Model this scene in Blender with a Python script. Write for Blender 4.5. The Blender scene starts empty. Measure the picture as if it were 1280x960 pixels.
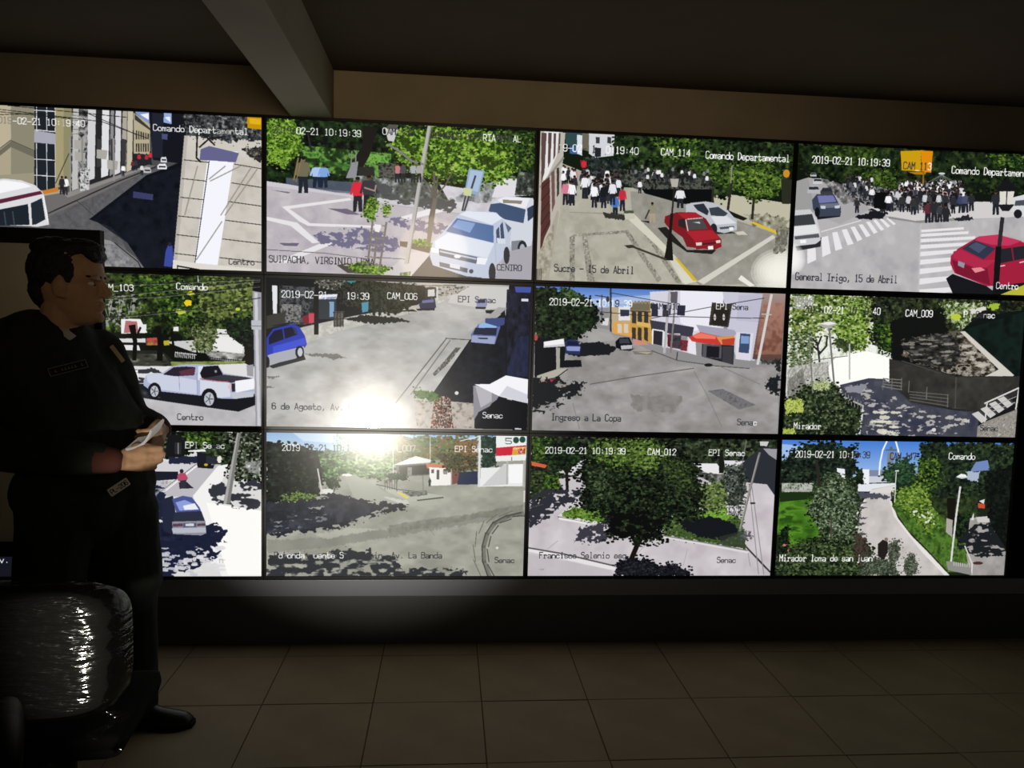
import bpy, bmesh, math, random
import numpy as np
from mathutils import Vector, Matrix, noise as mnoise

# ================================================================ camera, world, lights, exposure
scene = bpy.context.scene
COL = scene.collection
cam_d = bpy.data.cameras.new('camera'); cam = bpy.data.objects.new('camera', cam_d); COL.objects.link(cam)
cam_d.sensor_width = 36.0; cam_d.lens = 953.41/1280*36.0; cam_d.clip_start = .02
RIGHT = Vector((0.996239, -0.082429, 0.026699)); FWD = Vector((0.084339, 0.993156, -0.080798)); UP = Vector((-0.019856, 0.082746, 0.996373))
m = Matrix((RIGHT, UP, -FWD)).transposed().to_4x4(); m.translation = Vector((0.767, -3.312, 1.436)); cam.matrix_world = m
scene.camera = cam

world = bpy.data.worlds.new('world'); scene.world = world; world.use_nodes = True
world.node_tree.nodes['Background'].inputs[0].default_value = (.9, .8, .65, 1); world.node_tree.nodes['Background'].inputs[1].default_value = .003

def lamp(name, kind, loc, energy, color, size, look=None):
    d = bpy.data.lights.new(name, kind); o = bpy.data.objects.new(name, d); COL.objects.link(o); o.location = loc
    d.energy = energy; d.color = color
    if kind == 'AREA': d.size = size
    else: d.shadow_soft_size = size
    if look is not None: o.rotation_euler = (Vector(look) - Vector(loc)).to_track_quat('-Z', 'Y').to_euler()
    return o
# the small white lamp low behind the chairs whose reflection burns in the middle screens
lp = lamp('work_lamp', 'SPOT', (.135, -3.30, .50), 330, (1., .93, .80), .030, (.445, 0, 1.0)); lp.data.spot_size = math.radians(34); lp.data.spot_blend = .85
# warm unseen spot at the rear, set to light the wall above the screens
rl = lamp('rear_fill_spot', 'SPOT', (.60, -4.3, 2.10), 60.0, (1., .77, .50), .34, (.72, 0., 2.10)); rl.data.spot_size = math.radians(60); rl.data.spot_blend = 1.

vs = scene.view_settings
vs.view_transform = 'Standard'; vs.look = 'None'; vs.exposure = 0.0; vs.gamma = 1.0; vs.use_curve_mapping = False

# ================================================================ helpers
def mat(name, col, rough=.6, spec=.3, metal=0., var=0., scale=20., bump=0., bscale=60., coat=0.):
    """procedural surface: base colour with noise variation and fine relief"""
    M = bpy.data.materials.new(name); M.use_nodes = True; nt = M.node_tree; b = nt.nodes['Principled BSDF']
    b.inputs['Base Color'].default_value = (*col, 1); b.inputs['Roughness'].default_value = rough; b.inputs['Specular IOR Level'].default_value = spec
    b.inputs['Metallic'].default_value = metal; b.inputs['Coat Weight'].default_value = coat
    tc = nt.nodes.new('ShaderNodeTexCoord')
    if var:
        n = nt.nodes.new('ShaderNodeTexNoise'); n.inputs['Scale'].default_value = scale; n.inputs['Detail'].default_value = 6; nt.links.new(tc.outputs['Object'], n.inputs['Vector'])
        r = nt.nodes.new('ShaderNodeValToRGB'); r.color_ramp.elements[0].position = .3; r.color_ramp.elements[1].position = .7
        r.color_ramp.elements[0].color = (*[c*(1 - var) for c in col], 1); r.color_ramp.elements[1].color = (*[min(1, c*(1 + var)) for c in col], 1)
        nt.links.new(n.outputs['Fac'], r.inputs['Fac']); nt.links.new(r.outputs['Color'], b.inputs['Base Color'])
    if bump:
        n = nt.nodes.new('ShaderNodeTexNoise'); n.inputs['Scale'].default_value = bscale; n.inputs['Detail'].default_value = 4; nt.links.new(tc.outputs['Object'], n.inputs['Vector'])
        k = nt.nodes.new('ShaderNodeBump'); k.inputs['Strength'].default_value = bump; k.inputs['Distance'].default_value = .01
        nt.links.new(n.outputs['Fac'], k.inputs['Height']); nt.links.new(k.outputs['Normal'], b.inputs['Normal'])
    return M

def link(name, me, material=None, parent=None):
    o = bpy.data.objects.new(name, me); COL.objects.link(o)
    if material: me.materials.clear(); me.materials.append(material)
    if parent: o.parent = parent
    return o
def tag(o, label=None, cat=None, group=None, kind=None):
    if label: o['label'] = label
    if cat: o['category'] = cat
    if group: o['group'] = group
    if kind: o['kind'] = kind
    return o
def empty(name, loc, label=None, cat=None, group=None):
    o = bpy.data.objects.new(name, None); COL.objects.link(o); o.location = loc; o.empty_display_size = .1
    return tag(o, label, cat, group)
def from_bm(bm, smooth=False, name='mesh'):
    bmesh.ops.recalc_face_normals(bm, faces=bm.faces)
    me = bpy.data.meshes.new(name); bm.to_mesh(me); bm.free()
    if smooth: me.polygons.foreach_set('use_smooth', [True]*len(me.polygons))
    return me
def box(bm, x0, x1, y0, y1, z0, z1, bev=0.):
    r = bmesh.ops.create_cube(bm, size=1.)
    for v in r['verts']: v.co = Vector(((x0 + x1)/2 + v.co.x*(x1 - x0), (y0 + y1)/2 + v.co.y*(y1 - y0), (z0 + z1)/2 + v.co.z*(z1 - z0)))
    if bev:
        es = list({e for v in r['verts'] for e in v.link_edges})
        bmesh.ops.bevel(bm, geom=es, offset=bev, segments=2, affect='EDGES', profile=.6)
def boxes(name, L, material, parent=None, bev=0., loc=None):
    bm = bmesh.new()
    for b in L: box(bm, *b, bev)
    return link(name, from_bm(bm), material, parent)
def frame_axes(d):
    d = Vector(d).normalized(); a = Vector((0, 0, 1)) if abs(d.z) < .9 else Vector((1, 0, 0))
    u = d.cross(a).normalized(); return u, d.cross(u).normalized()
def ring_tube(bm, rings):
    """closed loft through rings of equal length"""
    V = [[bm.verts.new(p) for p in r] for r in rings]; n = len(V[0])
    for a, b in zip(V[:-1], V[1:]):
        for i in range(n): bm.faces.new((a[i], a[(i + 1) % n], b[(i + 1) % n], b[i]))
    bm.faces.new(V[0][::-1]); bm.faces.new(V[-1])
def cap(bm, p0, p1, r0, r1, n=14, u=None, flat=1.):
    """tapered capsule; cross-section squashed by flat across u"""
    p0, p1 = Vector(p0), Vector(p1); d = p1 - p0; L = d.length; d = d/L
    if u is None: u, v = frame_axes(d)
    else: u = (Vector(u) - d*Vector(u).dot(d)).normalized(); v = d.cross(u)
    st = [(-r0*math.cos(t), r0*math.sin(t)) for t in (.25, .7, 1.15)] + [(0, r0), (L*.5, (r0 + r1)/2), (L, r1)] + [(L + r1*math.cos(t), r1*math.sin(t)) for t in (1.15, .7, .25)]
    ring_tube(bm, [[p0 + d*s + (u*math.cos(k*2*math.pi/n) + v*math.sin(k*2*math.pi/n)*flat)*r for k in range(n)] for s, r in st])
def ell(bm, c, rad, rot=None, seg=18):
    r = bmesh.ops.create_uvsphere(bm, u_segments=seg, v_segments=seg//2 + 2, radius=1.)
    M = rot or Matrix.Identity(3); c = Vector(c)
    for v in r['verts']: v.co = c + M @ Vector((v.co.x*rad[0], v.co.y*rad[1], v.co.z*rad[2]))
def blob(name, bm, voxel, smooth, material, parent, wrinkle=0., wscale=9., stretch=(1, 1, 1)):
    """one continuous skin grown over overlapping closed shapes"""
    o = bpy.data.objects.new('tmp', from_bm(bm)); COL.objects.link(o)
    r = o.modifiers.new('r', 'REMESH'); r.mode = 'VOXEL'; r.voxel_size = voxel
    s = o.modifiers.new('s', 'SMOOTH'); s.iterations = smooth; s.factor = .5
    me = bpy.data.meshes.new_from_object(o.evaluated_get(bpy.context.evaluated_depsgraph_get()))
    old = o.data; bpy.data.objects.remove(o); bpy.data.meshes.remove(old)
    if wrinkle:
        n = len(me.vertices); co = np.empty(n*3, np.float32); nr = np.empty(n*3, np.float32)
        me.vertices.foreach_get('co', co); me.vertex_normals.foreach_get('vector', nr)
        qs = co.reshape(-1, 3)*np.array(stretch)*wscale
        d = np.array([mnoise.noise(Vector(q)) + .5*mnoise.noise(Vector(q)*2.3) for q in qs.tolist()], np.float32)
        me.vertices.foreach_set('co', (co.reshape(-1, 3) + nr.reshape(-1, 3)*d[:, None]*wrinkle).ravel().astype(np.float32)); me.update()
    me.polygons.foreach_set('use_smooth', [True]*len(me.polygons))
    return link(name, me, material, parent)

# ---------------------------------------------------------------- picture painter (numpy): the moving-picture content of the twelve displays
def rgb(c):
    c = c.lstrip('#')
    if len(c) == 3: c = c[0]*2 + c[1]*2 + c[2]*2
    return np.array([int(c[i:i+2], 16)/255. for i in (0, 2, 4)], np.float32)

GLYPH = {'0':"12 03 08 19 39 48 43 32 12",'1':"18 29 22;12 32",'2':"07 08 19 39 48 47 02 42",'3':"08 19 39 48 47 36 26;36 45 43 32 12 03",
'4':"32 39 04 44",'5':"49 09 06 36 45 43 32 12 03",'6':"48 39 19 08 03 12 32 43 45 36 16 05",'7':"08 09 49 22",
'8':"16 07 08 19 39 48 47 36 16 05 03 12 32 43 45 36",'9':"03 12 32 43 48 39 19 08 06 15 35 46",'-':"05 45",'_':"01 41",
':':"27 26;24 23",',':"23 22 11",'.':"23 22",'A':"02 29 42;14 34",'B':"02 09 39 48 47 36 06;36 45 43 32 02",'C':"48 39 19 08 03 12 32 43",
'D':"02 09 29 47 44 22 02",'E':"49 09 02 42;06 36",'F':"49 09 02;06 36",'G':"48 39 19 08 03 12 32 43 45 25",'H':"02 09;42 49;06 46",
'I':"19 39;29 22;12 32",'L':"09 02 42",'M':"02 09 25 49 42",'N':"02 09 42 49",'O':"12 03 08 19 39 48 43 32 12",'P':"02 09 39 48 46 35 05",
'R':"02 09 39 48 46 35 05;25 42",'S':"48 39 19 08 07 16 36 45 43 32 12 03",'T':"09 49;29 22;12 32",'U':"09 03 12 32 43 49",'V':"09 22 49",
'a':"06 36 45 42;44 14 03 12 32 43",'b':"09 02;05 16 36 45 43 32 12 03",'c':"45 36 16 05 03 12 32 43",'d':"49 42;45 36 16 05 03 12 32 43",
'e':"04 44 45 36 16 05 03 12 32 43",'f':"48 39 29 18 12;06 36;02 32",'g':"46 41 30 10 01;45 36 16 05 04 13 33 44",'i':"16 26 22;12 32;28 29",
'j':"26 21 10 01;28 29",'l':"19 29 22;12 32",'m':"02 06;05 16 25 22;25 36 45 42",'n':"02 06;05 16 36 45 42",'o':"12 03 05 16 36 45 43 32 12",
'p':"00 06;05 16 36 45 43 32 12 03",'q':"40 46;45 36 16 05 03 12 32 43",'r':"02 22;06 16 12;14 26 36 45",'s':"45 36 16 05 14 34 43 32 12 03",
't':"19 13 22 32 43;06 36",'u':"06 03 12 32 43;46 42",'v':"06 22 46",'z':"06 46 02 42",'y':"06 23;46 10 00"}

def vnoise(x, y, g, seed, octaves=3):
    """value noise sampled at arrays x, y (pixels), grain g"""
    out = np.zeros(x.shape, np.float32); amp = 1.; tot = 0.
    for o in range(octaves):
        rs = np.random.RandomState(seed*7 + o*131 + 5)
        t = rs.rand(128, 128).astype(np.float32)
        u = x/g + 17.3; v = y/g + 9.1
        iu = np.floor(u).astype(int); iv = np.floor(v).astype(int)
        fu = u - iu; fv = v - iv
        fu = fu*fu*(3 - 2*fu); fv = fv*fv*(3 - 2*fv)
        a = t[iv % 128, iu % 128]; b = t[iv % 128, (iu + 1) % 128]
        c = t[(iv + 1) % 128, iu % 128]; d = t[(iv + 1) % 128, (iu + 1) % 128]
        out += amp*((a*(1 - fu) + b*fu)*(1 - fv) + (c*(1 - fu) + d*fu)*fv)
        tot += amp; amp *= .55; g = g/2.
    return out/tot

class Pic:
    """canvas of one display; shapes are given on that display's drawing sheet, whose picture corners are quad"""
    W, H = 768, 432
    def __init__(s, quad, base, seed=1):
        s.seed = seed; s.n = 0
        src = np.array(quad, float); dst = np.array([(0, 0), (s.W, 0), (s.W, s.H), (0, s.H)], float)
        A = []
        for (x, y), (u, v) in zip(src, dst):
            A.append([x, y, 1, 0, 0, 0, -u*x, -u*y, -u]); A.append([0, 0, 0, x, y, 1, -v*x, -v*y, -v])
        s.M = np.linalg.svd(np.array(A))[2][-1].reshape(3, 3)
        s.k = s.W/np.hypot(*(src[1] - src[0]))
        s.a = np.empty((s.H, s.W, 3), np.float32); s.a[:] = rgb(base)
        s.rs = np.random.RandomState(seed)
    def T(s, pts):
        q = np.array(pts, float).reshape(-1, 2)
        h = np.c_[q, np.ones(len(q))] @ s.M.T
        return h[:, :2]/h[:, 2:]
    def nx(s): s.n += 1; return s.n + s.seed*50
    def region(s, q, rag=0., g=6.):
        """bool mask and window of polygon q (canvas px), optionally with a ragged edge"""
        x0, y0 = np.floor(q.min(0) - rag - 1).astype(int); x1, y1 = np.ceil(q.max(0) + rag + 1).astype(int)
        x0, y0, x1, y1 = max(x0, 0), max(y0, 0), min(x1, s.W), min(y1, s.H)
        if x1 <= x0 or y1 <= y0: return None
        Y, X = np.mgrid[y0:y1, x0:x1].astype(np.float32) + .5
        if rag:
            sd = s.nx()
            X2 = X + (vnoise(X, Y, g, sd) - .5)*rag*3; Y2 = Y + (vnoise(X, Y, g, sd + 900) - .5)*rag*3
        else: X2, Y2 = X, Y
        m = np.zeros(X.shape, bool)
        for (ax, ay), (bx, by) in zip(q, np.roll(q, -1, 0)):
            if ay == by: continue
            m ^= ((ay > Y2) != (by > Y2)) & (X2 < (bx - ax)*(Y2 - ay)/(by - ay) + ax)
        return m, slice(y0, y1), slice(x0, x1), X, Y
    def _put(s, q, col, al=1., rag=0., g=6.):
        r = s.region(q, rag, g)
        if r is None: return
        m, sy, sx, X, Y = r
        v = s.a[sy, sx]; v[m] = v[m]*(1 - al) + col*al
    def p(s, c, *xy, al=1., rag=0., g=6.): s._put(s.T(xy), rgb(c), al, rag, g)
    def grad(s, c0, c1, xy, axis=1):
        """polygon whose own colour changes from its top (or left) to its bottom (or right)"""
        q = s.T(xy); r = s.region(q)
        if r is None: return
        m, sy, sx, X, Y = r
        t = (Y - q[:, 1].min())/np.ptp(q[:, 1]) if axis else (X - q[:, 0].min())/np.ptp(q[:, 0])
        t = np.clip(t, 0, 1)[..., None]; v = s.a[sy, sx]
        v[m] = (rgb(c0)*(1 - t) + rgb(c1)*t)[m]
    def l(s, c, w, *xy, al=1.):
        q = s.T(xy); w = max(w*s.k, .8); col = rgb(c)
        for a, b in zip(q[:-1], q[1:]):
            d = b - a; L = np.hypot(*d)
            if L < 1e-6: continue
            d = d/L; n = np.array([-d[1], d[0]])*w/2; e = d*w*.3
            s._put(np.array([a + n - e, b + n + e, b - n + e, a - n - e]), col, al)
    def e(s, c, cx, cy, rx, ry, al=1., rag=0., n=14, g=6.):
        t = np.linspace(0, 2*np.pi, n, endpoint=False)
        s._put(s.T(np.c_[cx + rx*np.cos(t), cy + ry*np.sin(t)]), rgb(c), al, rag, g)
    def tex(s, cols, xy, g=5., rag=0., al=1., gain=1.6, stretch=1.):
        """mottled fill (leaves, gravel, asphalt): noise picks between the listed colours"""
        q = s.T(xy); r = s.region(q, rag, max(g*1.2, 4))
        if r is None: return
        m, sy, sx, X, Y = r
        nz = np.clip((vnoise(X/stretch, Y, g, s.nx(), 3) - .5)*gain + .5, 0, .999)*(len(cols) - 1)
        C = np.array([rgb(c) for c in cols]); i = np.floor(nz).astype(int); f = (nz - i)[..., None]
        f = f*f*(3 - 2*f); col = C[i]*(1 - f) + C[np.minimum(i + 1, len(cols) - 1)]*f
        v = s.a[sy, sx]; v[m] = v[m]*(1 - al) + col[m]*al
    def fol(s, xy, cols, n=0, rag=5., g=7., leaf=4., gain=1.75):
        """foliage: mottled mass plus leaf tufts in the listed colours"""
        n = int(n*2.2); leaf = leaf*.5; g = g*.8
        s.tex(cols, xy, g=g, rag=rag, gain=gain)
        q = np.array(xy, float).reshape(-1, 2); lo, hi = q.min(0), q.max(0)
        for _ in range(n):
            x, y = lo + s.rs.rand(2)*(hi - lo)
            if not s.inside(q, x, y): continue
            s.e(cols[s.rs.randint(len(cols))], x, y, leaf*(1 + s.rs.rand()*1.4), leaf*(.6 + s.rs.rand()), n=6)
        if n:                                               # loose leaves along the rim
            L = list(zip(q, np.roll(q, -1, 0))); T = np.array([np.hypot(*(b - a)) for a, b in L]); T = T/T.sum(); r = rag*1.6/s.k
            for _ in range(int(n*.5)):
                a, b = L[s.rs.choice(len(L), p=T)]; x, y = a + (b - a)*s.rs.rand() + (s.rs.rand(2) - .5)*2*r
                s.e(cols[s.rs.randint(max(1, len(cols) - 1))], x, y, leaf*(1 + s.rs.rand()*1.4), leaf*(.6 + s.rs.rand()), n=6)
    def lace(s, c, xy, g=8., thr=.45, rag=8., stretch=1., al=1., soft=.05):
        """broken leaf shade: the colour shows only where a noise field passes a threshold"""
        q = s.T(xy); r = s.region(q, rag, max(g, 5))
        if r is None: return
        m, sy, sx, X, Y = r
        nz = vnoise(X/stretch, Y, g, s.nx(), 3); w = np.clip((nz - thr)/soft + .5, 0, 1)*m*al
        v = s.a[sy, sx]; v[:] = v*(1 - w[..., None]) + rgb(c)*w[..., None]
    @staticmethod
    def inside(q, x, y):
        c = False
        for (ax, ay), (bx, by) in zip(q, np.roll(q, -1, 0)):
            if (ay > y) != (by > y) and x < (bx - ax)*(y - ay)/(by - ay) + ax: c = not c
        return c
    def dapple(s, c, xy, n, rx, ry, al=1., rag=3.):
        q = np.array(xy, float).reshape(-1, 2); lo, hi = q.min(0), q.max(0)
        for _ in range(n):
            x, y = lo + s.rs.rand(2)*(hi - lo)
            if s.inside(q, x, y): s.e(c, x, y, rx*(.4 + s.rs.rand()), ry*(.4 + s.rs.rand()), al=al, rag=rag*s.k, n=8, g=4)
    def man(s, x, y, h, top, legs='#22242c', skin='#5a4336', w=.25):
        """small standing figure, feet at x, y"""
        b = h*w/2
        s.p(legs, x - b*.8, y - h*.5, x + b*.8, y - h*.5, x + b*.9, y, x + b*.2, y, x, y - h*.35, x - b*.3, y, x - b*.9, y)
        s.p(top, x - b*.55, y - h*.845, x + b*.55, y - h*.845, x + b, y - h*.81, x + b*.92, y - h*.45, x - b*.92, y - h*.45, x - b, y - h*.81)
        s.p(top, x - b*1.0, y - h*.82, x - b*.7, y - h*.80, x - b*1.15, y - h*.48, x - b*1.5, y - h*.50); s.p(top, x + b*1.0, y - h*.82, x + b*.7, y - h*.80, x + b*1.15, y - h*.48, x + b*1.5, y - h*.50)
        s.e(skin, x, y - h*.92, h*.065, h*.085, n=8); s.e('#1a1614', x, y - h*.955, h*.065, h*.05, n=8)
    def crowd(s, xy, n, h0, h1, tops, wid=.23):
        q = np.array(xy, float).reshape(-1, 2); lo, hi = q.min(0), q.max(0); L = []
        while len(L) < n:
            x, y = lo + s.rs.rand(2)*(hi - lo)
            if s.inside(q, x, y): L.append((y, x))
        for y, x in sorted(L):
            t = (y - lo[1])/(hi[1] - lo[1])
            s.man(x, y, h0*(1 - t) + h1*t, tops[s.rs.randint(len(tops))], ['#15171c', '#23262e', '#30323a', '#1c1d22'][s.rs.randint(4)], w=wid)
    def text(s, t, x, y, pitch, h, cols='w', w=None):
        """on-screen caption; x, y top left on the sheet; cols: one letter per character (w white, k dark, d dim, . not legible)"""
        o = s.T([(x, y)])[0]; kx = pitch*s.k; ky = h*s.k*.95/7.; w = w or max(1.1, h*s.k*.118)
        pal = {'w': '#f6f6f4', 'k': '#35343a', 'd': '#7d7a78', 'g': '#b9b8b4'}
        if len(cols) < len(t): cols = cols + cols[-1]*(len(t) - len(cols))
        for i, ch in enumerate(t):
            if ch == ' ' or cols[i] == '.': continue
            col = rgb(pal[cols[i]])
            for st in GLYPH[ch].split(';'):
                pt = np.array([(o[0] + (i + int(a[0])*.19)*kx, o[1] + (9 - int(a[1]))*ky) for a in st.split()])
                for a, b in zip(pt[:-1], pt[1:]):
                    d = b - a; L = np.hypot(*d); d = d/max(L, 1e-6); n = np.array([-d[1], d[0]])*w/2; e = d*w*.45
                    s._put(np.array([a + n - e, b + n + e, b - n + e, a - n - e]), col)
    def finish(s):
        a = s.a                                             # slight camera softness
        b = a.copy(); b[1:-1, 1:-1] = (a[1:-1, 1:-1]*4 + a[:-2, 1:-1] + a[2:, 1:-1] + a[1:-1, :-2] + a[1:-1, 2:])/8
        return np.clip(b, 0, 1)
GREEN_D = ['#06090a', '#0d1510', '#1a2a16', '#2b4420']
GREEN_M = ['#0e170d', '#1f3317', '#3d5a1f', '#6c8432']
GREEN_L = ['#1f3410', '#45691d', '#739a30', '#a3bd58']

def pic_alley():
    P = Pic([(-113, 37), (1231, 102), (1231, 824), (-91, 783)], '#4c4c4e', 1); p, l = P.p, P.l
    p('#aba188', -115, 30, 165, 50, 165, 445, 300, 440, 330, 470, -115, 640)
    p('#8b8672', 52, 40, 165, 46, 165, 445, 52, 430); p('#b9ae94', -115, 30, 52, 40, 52, 215, -115, 330)
    p('#6d6a5c', -115, 345, 52, 212, 165, 262, 165, 290, 52, 240, -115, 372)
    l('#4e4b42', 4, -115, 335, 50, 208, 165, 258)
    p('#9a947f', -115, 380, 165, 360, 165, 445, -115, 460)
    # glazed bay
    p('#1f242b', 162, 45, 262, 52, 262, 440, 162, 445); p('#a6a5b2', 162, 160, 270, 178, 270, 228, 162, 218)
    for x in (172, 220, 260): l('#dfe0e2', 4, x, 48, x + 1, 165); l('#c9cccf', 4, x, 222, x + 2, 438)
    for y in (66, 296, 372): l('#e4e5e6', 4, 162, y, 262, y + 6)
    l('#d8d8d6', 5, 165, 158, 262, 168); p('#c87a2e', 200, 445, 275, 428, 275, 448, 205, 462)
    p('#a39a74', 262, 50, 345, 58, 330, 420, 262, 430); p('#8d8867', 300, 55, 345, 58, 330, 420, 300, 425)
    l('#3d3a32', 4, 262, 410, 325, 270)
    # receding facades
    p('#262528', 340, 55, 640, 70, 720, 330, 420, 470, 330, 470)
    P.tex(['#1b1a1d', '#4a484a', '#a9a7a6', '#2a292b'], (338, 60, 415, 62, 405, 470, 330, 470), g=14)
    for a, b, c, lo in ((345, 372, '#bcbab6', 470), (415, 452, '#cfcfd2', 400), (482, 516, '#dddde0', 385), (522, 538, '#8b8a8c', 378),
                        (545, 572, '#d2d1d4', 372), (578, 600, '#aaa496', 365), (602, 628, '#c0b9a4', 358)):
        p(c, a, 58, b, 60, b - 6, lo - 12, a - 6, lo)
    for x in (458, 522, 574): p('#3a3a3e', x, 200, x + 22, 205, x + 18, 330, x - 2, 335)
    for x, y in ((350, 205), (352, 260), (455, 250), (505, 300)): p('#a9a6a0', x, y, x + 52, y + 6, x + 46, y + 48, x, y + 42)
    for k in range(5): l('#77746e', 3, 345, 90 + k*22, 410, 98 + k*20)
    p('#b3a98e', 630, 78, 706, 130, 706, 275, 630, 270); p('#3c3a36', 634, 84, 706, 150, 706, 160, 634, 110)
    for k in range(6): p('#3b372f', 640 + k*11, 160 + k*3, 646 + k*11, 162 + k*3, 646 + k*11, 205, 640 + k*11, 203)
    for k in range(6): p('#37332c', 640 + k*11, 222, 646 + k*11, 223, 646 + k*11, 262, 640 + k*11, 262)
    p('#7f95c8', 636, 70, 702, 76, 702, 130, 640, 82); p('#eef0f6', 660, 86, 700, 80, 700, 112)
    # dark tower and canyon of shade
    p('#15171e', 702, 72, 880, 82, 872, 320, 720, 300); p('#20242f', 716, 78, 770, 84, 766, 290, 716, 290)
    p('#93a8d8', 771, 80, 808, 82, 808, 132, 771, 124); p('#e8ecf4', 775, 100, 800, 96, 804, 124); p('#494f78', 762, 176, 790, 178, 788, 205, 762, 203)
    # pavement, road
    p('#6d6a69', 205, 470, 330, 448, 700, 322, 742, 330, 228, 572); p('#8a8784', 300, 462, 690, 328, 700, 334, 320, 478)
    l('#2a2928', 6, 228, 552, 560, 400, 735, 332)
    p('#58585b', 228, 566, 742, 336, 800, 330, 500, 600, 640, 780, 690, 824, -100, 824); P.tex(['#4d4d50', '#5e5e61', '#6a6a6c'], (228, 566, 742, 336, 760, 340, 420, 590, 560, 640, 640, 824, 200, 824), g=9, al=.6)
    l('#3a3a3c', 3, 360, 490, 440, 560)
    p('#10131a', 420, 580, 690, 372, 790, 335, 872, 300, 850, 520, 815, 824, 690, 824, 600, 690, 520, 615)
    P.tex(['#0c0f15', '#151922', '#1a1e28'], (440, 580, 700, 380, 860, 330, 815, 824, 690, 824, 600, 690), g=20, al=.8)
    p('#3b3d66', 628, 448, 722, 462, 720, 490, 626, 478)
    p('#8e8e8c', 428, 664, 520, 680, 560, 705, 440, 690); p('#77777a', 440, 690, 560, 700, 640, 760, 690, 824, 430, 824); l('#2a2a2a', 5, 540, 690, 650, 780, 672, 824)
    P.tex(['#66666a', '#858588', '#9a9a98'], (300, 700, 540, 700, 640, 790, 660, 824, 300, 824), g=10)
    # traffic and walkers
    for x, y, w, c in ((742, 318, 44, '#e6e6ea'), (756, 286, 30, '#d5d6dc'), (676, 335, 36, '#b9b9bd')):
        p(c, x, y + 8, x + w*.2, y, x + w*.85, y, x + w, y + 12, x + w, y + 26, x, y + 26); p('#23252c', x + 5, y + 11, x + w*.9, y + 11, x + w*.85, y + 18, x + 8, y + 18)
    for x, y, c in ((655, 320, '#c22c3c'), (708, 312, '#d03040'), (690, 322, '#b03038'), (640, 350, '#33343a'), (625, 352, '#6a2a30'), (668, 372, '#d8d8d8')): P.man(x, y, 52, c)
    P.man(310, 465, 88, '#eeeef0', '#2b2b30'); P.man(292, 462, 86, '#2c2b2e'); P.man(580, 378, 58, '#f0f0f0'); P.man(410, 440, 70, '#d76a30')
    for x in (330, 388, 535): l('#8c8a86', 9, x, 200, x + 2, 468 - (x - 330)*.35)
    P.tex(['#1b1b1d', '#d8d8d8', '#5c5a5a'], (378, 340, 424, 335, 420, 440, 378, 448), g=7)
    # stone wall with white pilaster
    p('#c5bfb5', 868, 185, 1235, 205, 1235, 828, 812, 828); P.tex(['#bdb7ad', '#cdc7bd', '#d5d0c8'], (868, 185, 1235, 205, 1235, 828, 812, 828), g=30, al=.7)
    p('#a9a49c', 868, 185, 885, 186, 830, 828, 812, 828, al=.6)
    p('#f3f3fb', 985, 255, 1120, 262, 1098, 320, 1024, 800, 915, 785, 975, 310)
    p('#63638c', 945, 250, 985, 235, 1125, 268, 1110, 312, 985, 302, 940, 300)
    for k in range(7):
        y = 300 + k*88; l('#33312f', 4, 868 - k*9, y + 0, 982 - k*11, y + 12) if k < 6 else None
        l('#33312f', 4, 1104 - k*14, y + 20, 1232, y + 42) if k < 6 else None
    l('#2b2a2a', 4, 985, 305, 918, 785)
    for a in ((1180, 340, 1040, 560), (1210, 345, 1060, 560), (1130, 330, 990, 400), (1045, 590, 925, 770), (930, 330, 870, 560), (1060, 330, 985, 390)): l('#8d887f', 6, *a, al=.8)
    p('#dcd8d0', 815, 770, 920, 785, 1230, 815, 1232, 828, 812, 828); l('#1a1a1a', 7, 838, 800, 1000, 828); l('#222', 5, 836, 796, 836, 826)
    # tree over the wall
    P.fol((868, 85, 1235, 100, 1235, 205, 1060, 215, 960, 190, 875, 180), ['#15181b', '#25282a', '#4a4b4c', '#8a8a8c'], 40, 8, 10)
    for a in ((930, 150, 925, 290, 945, 310), (960, 180, 1010, 230), (940, 240, 985, 200, 1060, 190), (1140, 250, 1232, 262), (1170, 270, 1225, 310)): l('#201f22', 8, *a)
    P.fol((1140, 245, 1232, 240, 1232, 305, 1170, 285), ['#1c1b1d', '#35332f', '#8a867d'], 10, 6, 7)
    p('#c39208', 1163, 97, 1232, 101, 1232, 158, 1165, 150); p('#e0b020', 1175, 105, 1228, 108, 1228, 135, 1176, 130)
    p('#3b4a9c', 792, 700, 812, 704, 818, 760, 808, 805, 772, 800, 780, 730); P.e('#2a2630', 800, 697, 9, 10)
    # coach
    p('#d9d8da', -115, 402, 20, 388, 100, 396, 168, 420, 205, 458, 222, 540, 232, 605, 180, 615, -115, 600); p('#f4f4f6', -115, 420, 20, 396, 110, 408, 150, 425, -115, 482)
    p('#5c2438', -115, 510, 190, 446, 202, 460, -115, 532); p('#1d242c', -115, 556, 132, 508, 140, 606, -115, 612); p('#222b33', 146, 504, 198, 480, 214, 580, 170, 604, 152, 606)
    for x in (-40, 20, 60): l('#3b4a52', 6, x, 545, x + 8, 605)
    l('#eeeeee', 7, 205, 470, 226, 590)
    for a in ((-115, 48, 480, 120, 700, 200), (-115, 62, 330, 105), (0, 40, 600, 100), (-115, 90, 250, 80), (390, 70, 640, 180)): l('#1c1b1c', 3, *a)
    P.text('2019-02-21 10:19:40', -32, 95, 22.6, 31, '.dddwwwwwwwwwwgwwww'); P.text('Comando Departamental', 722, 132, 21.8, 32, 'wwwwwwwwwwwwwwggggwww'); P.text('Centro', 1078, 764, 21.5, 30, 'k')
    return P.finish()

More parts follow.
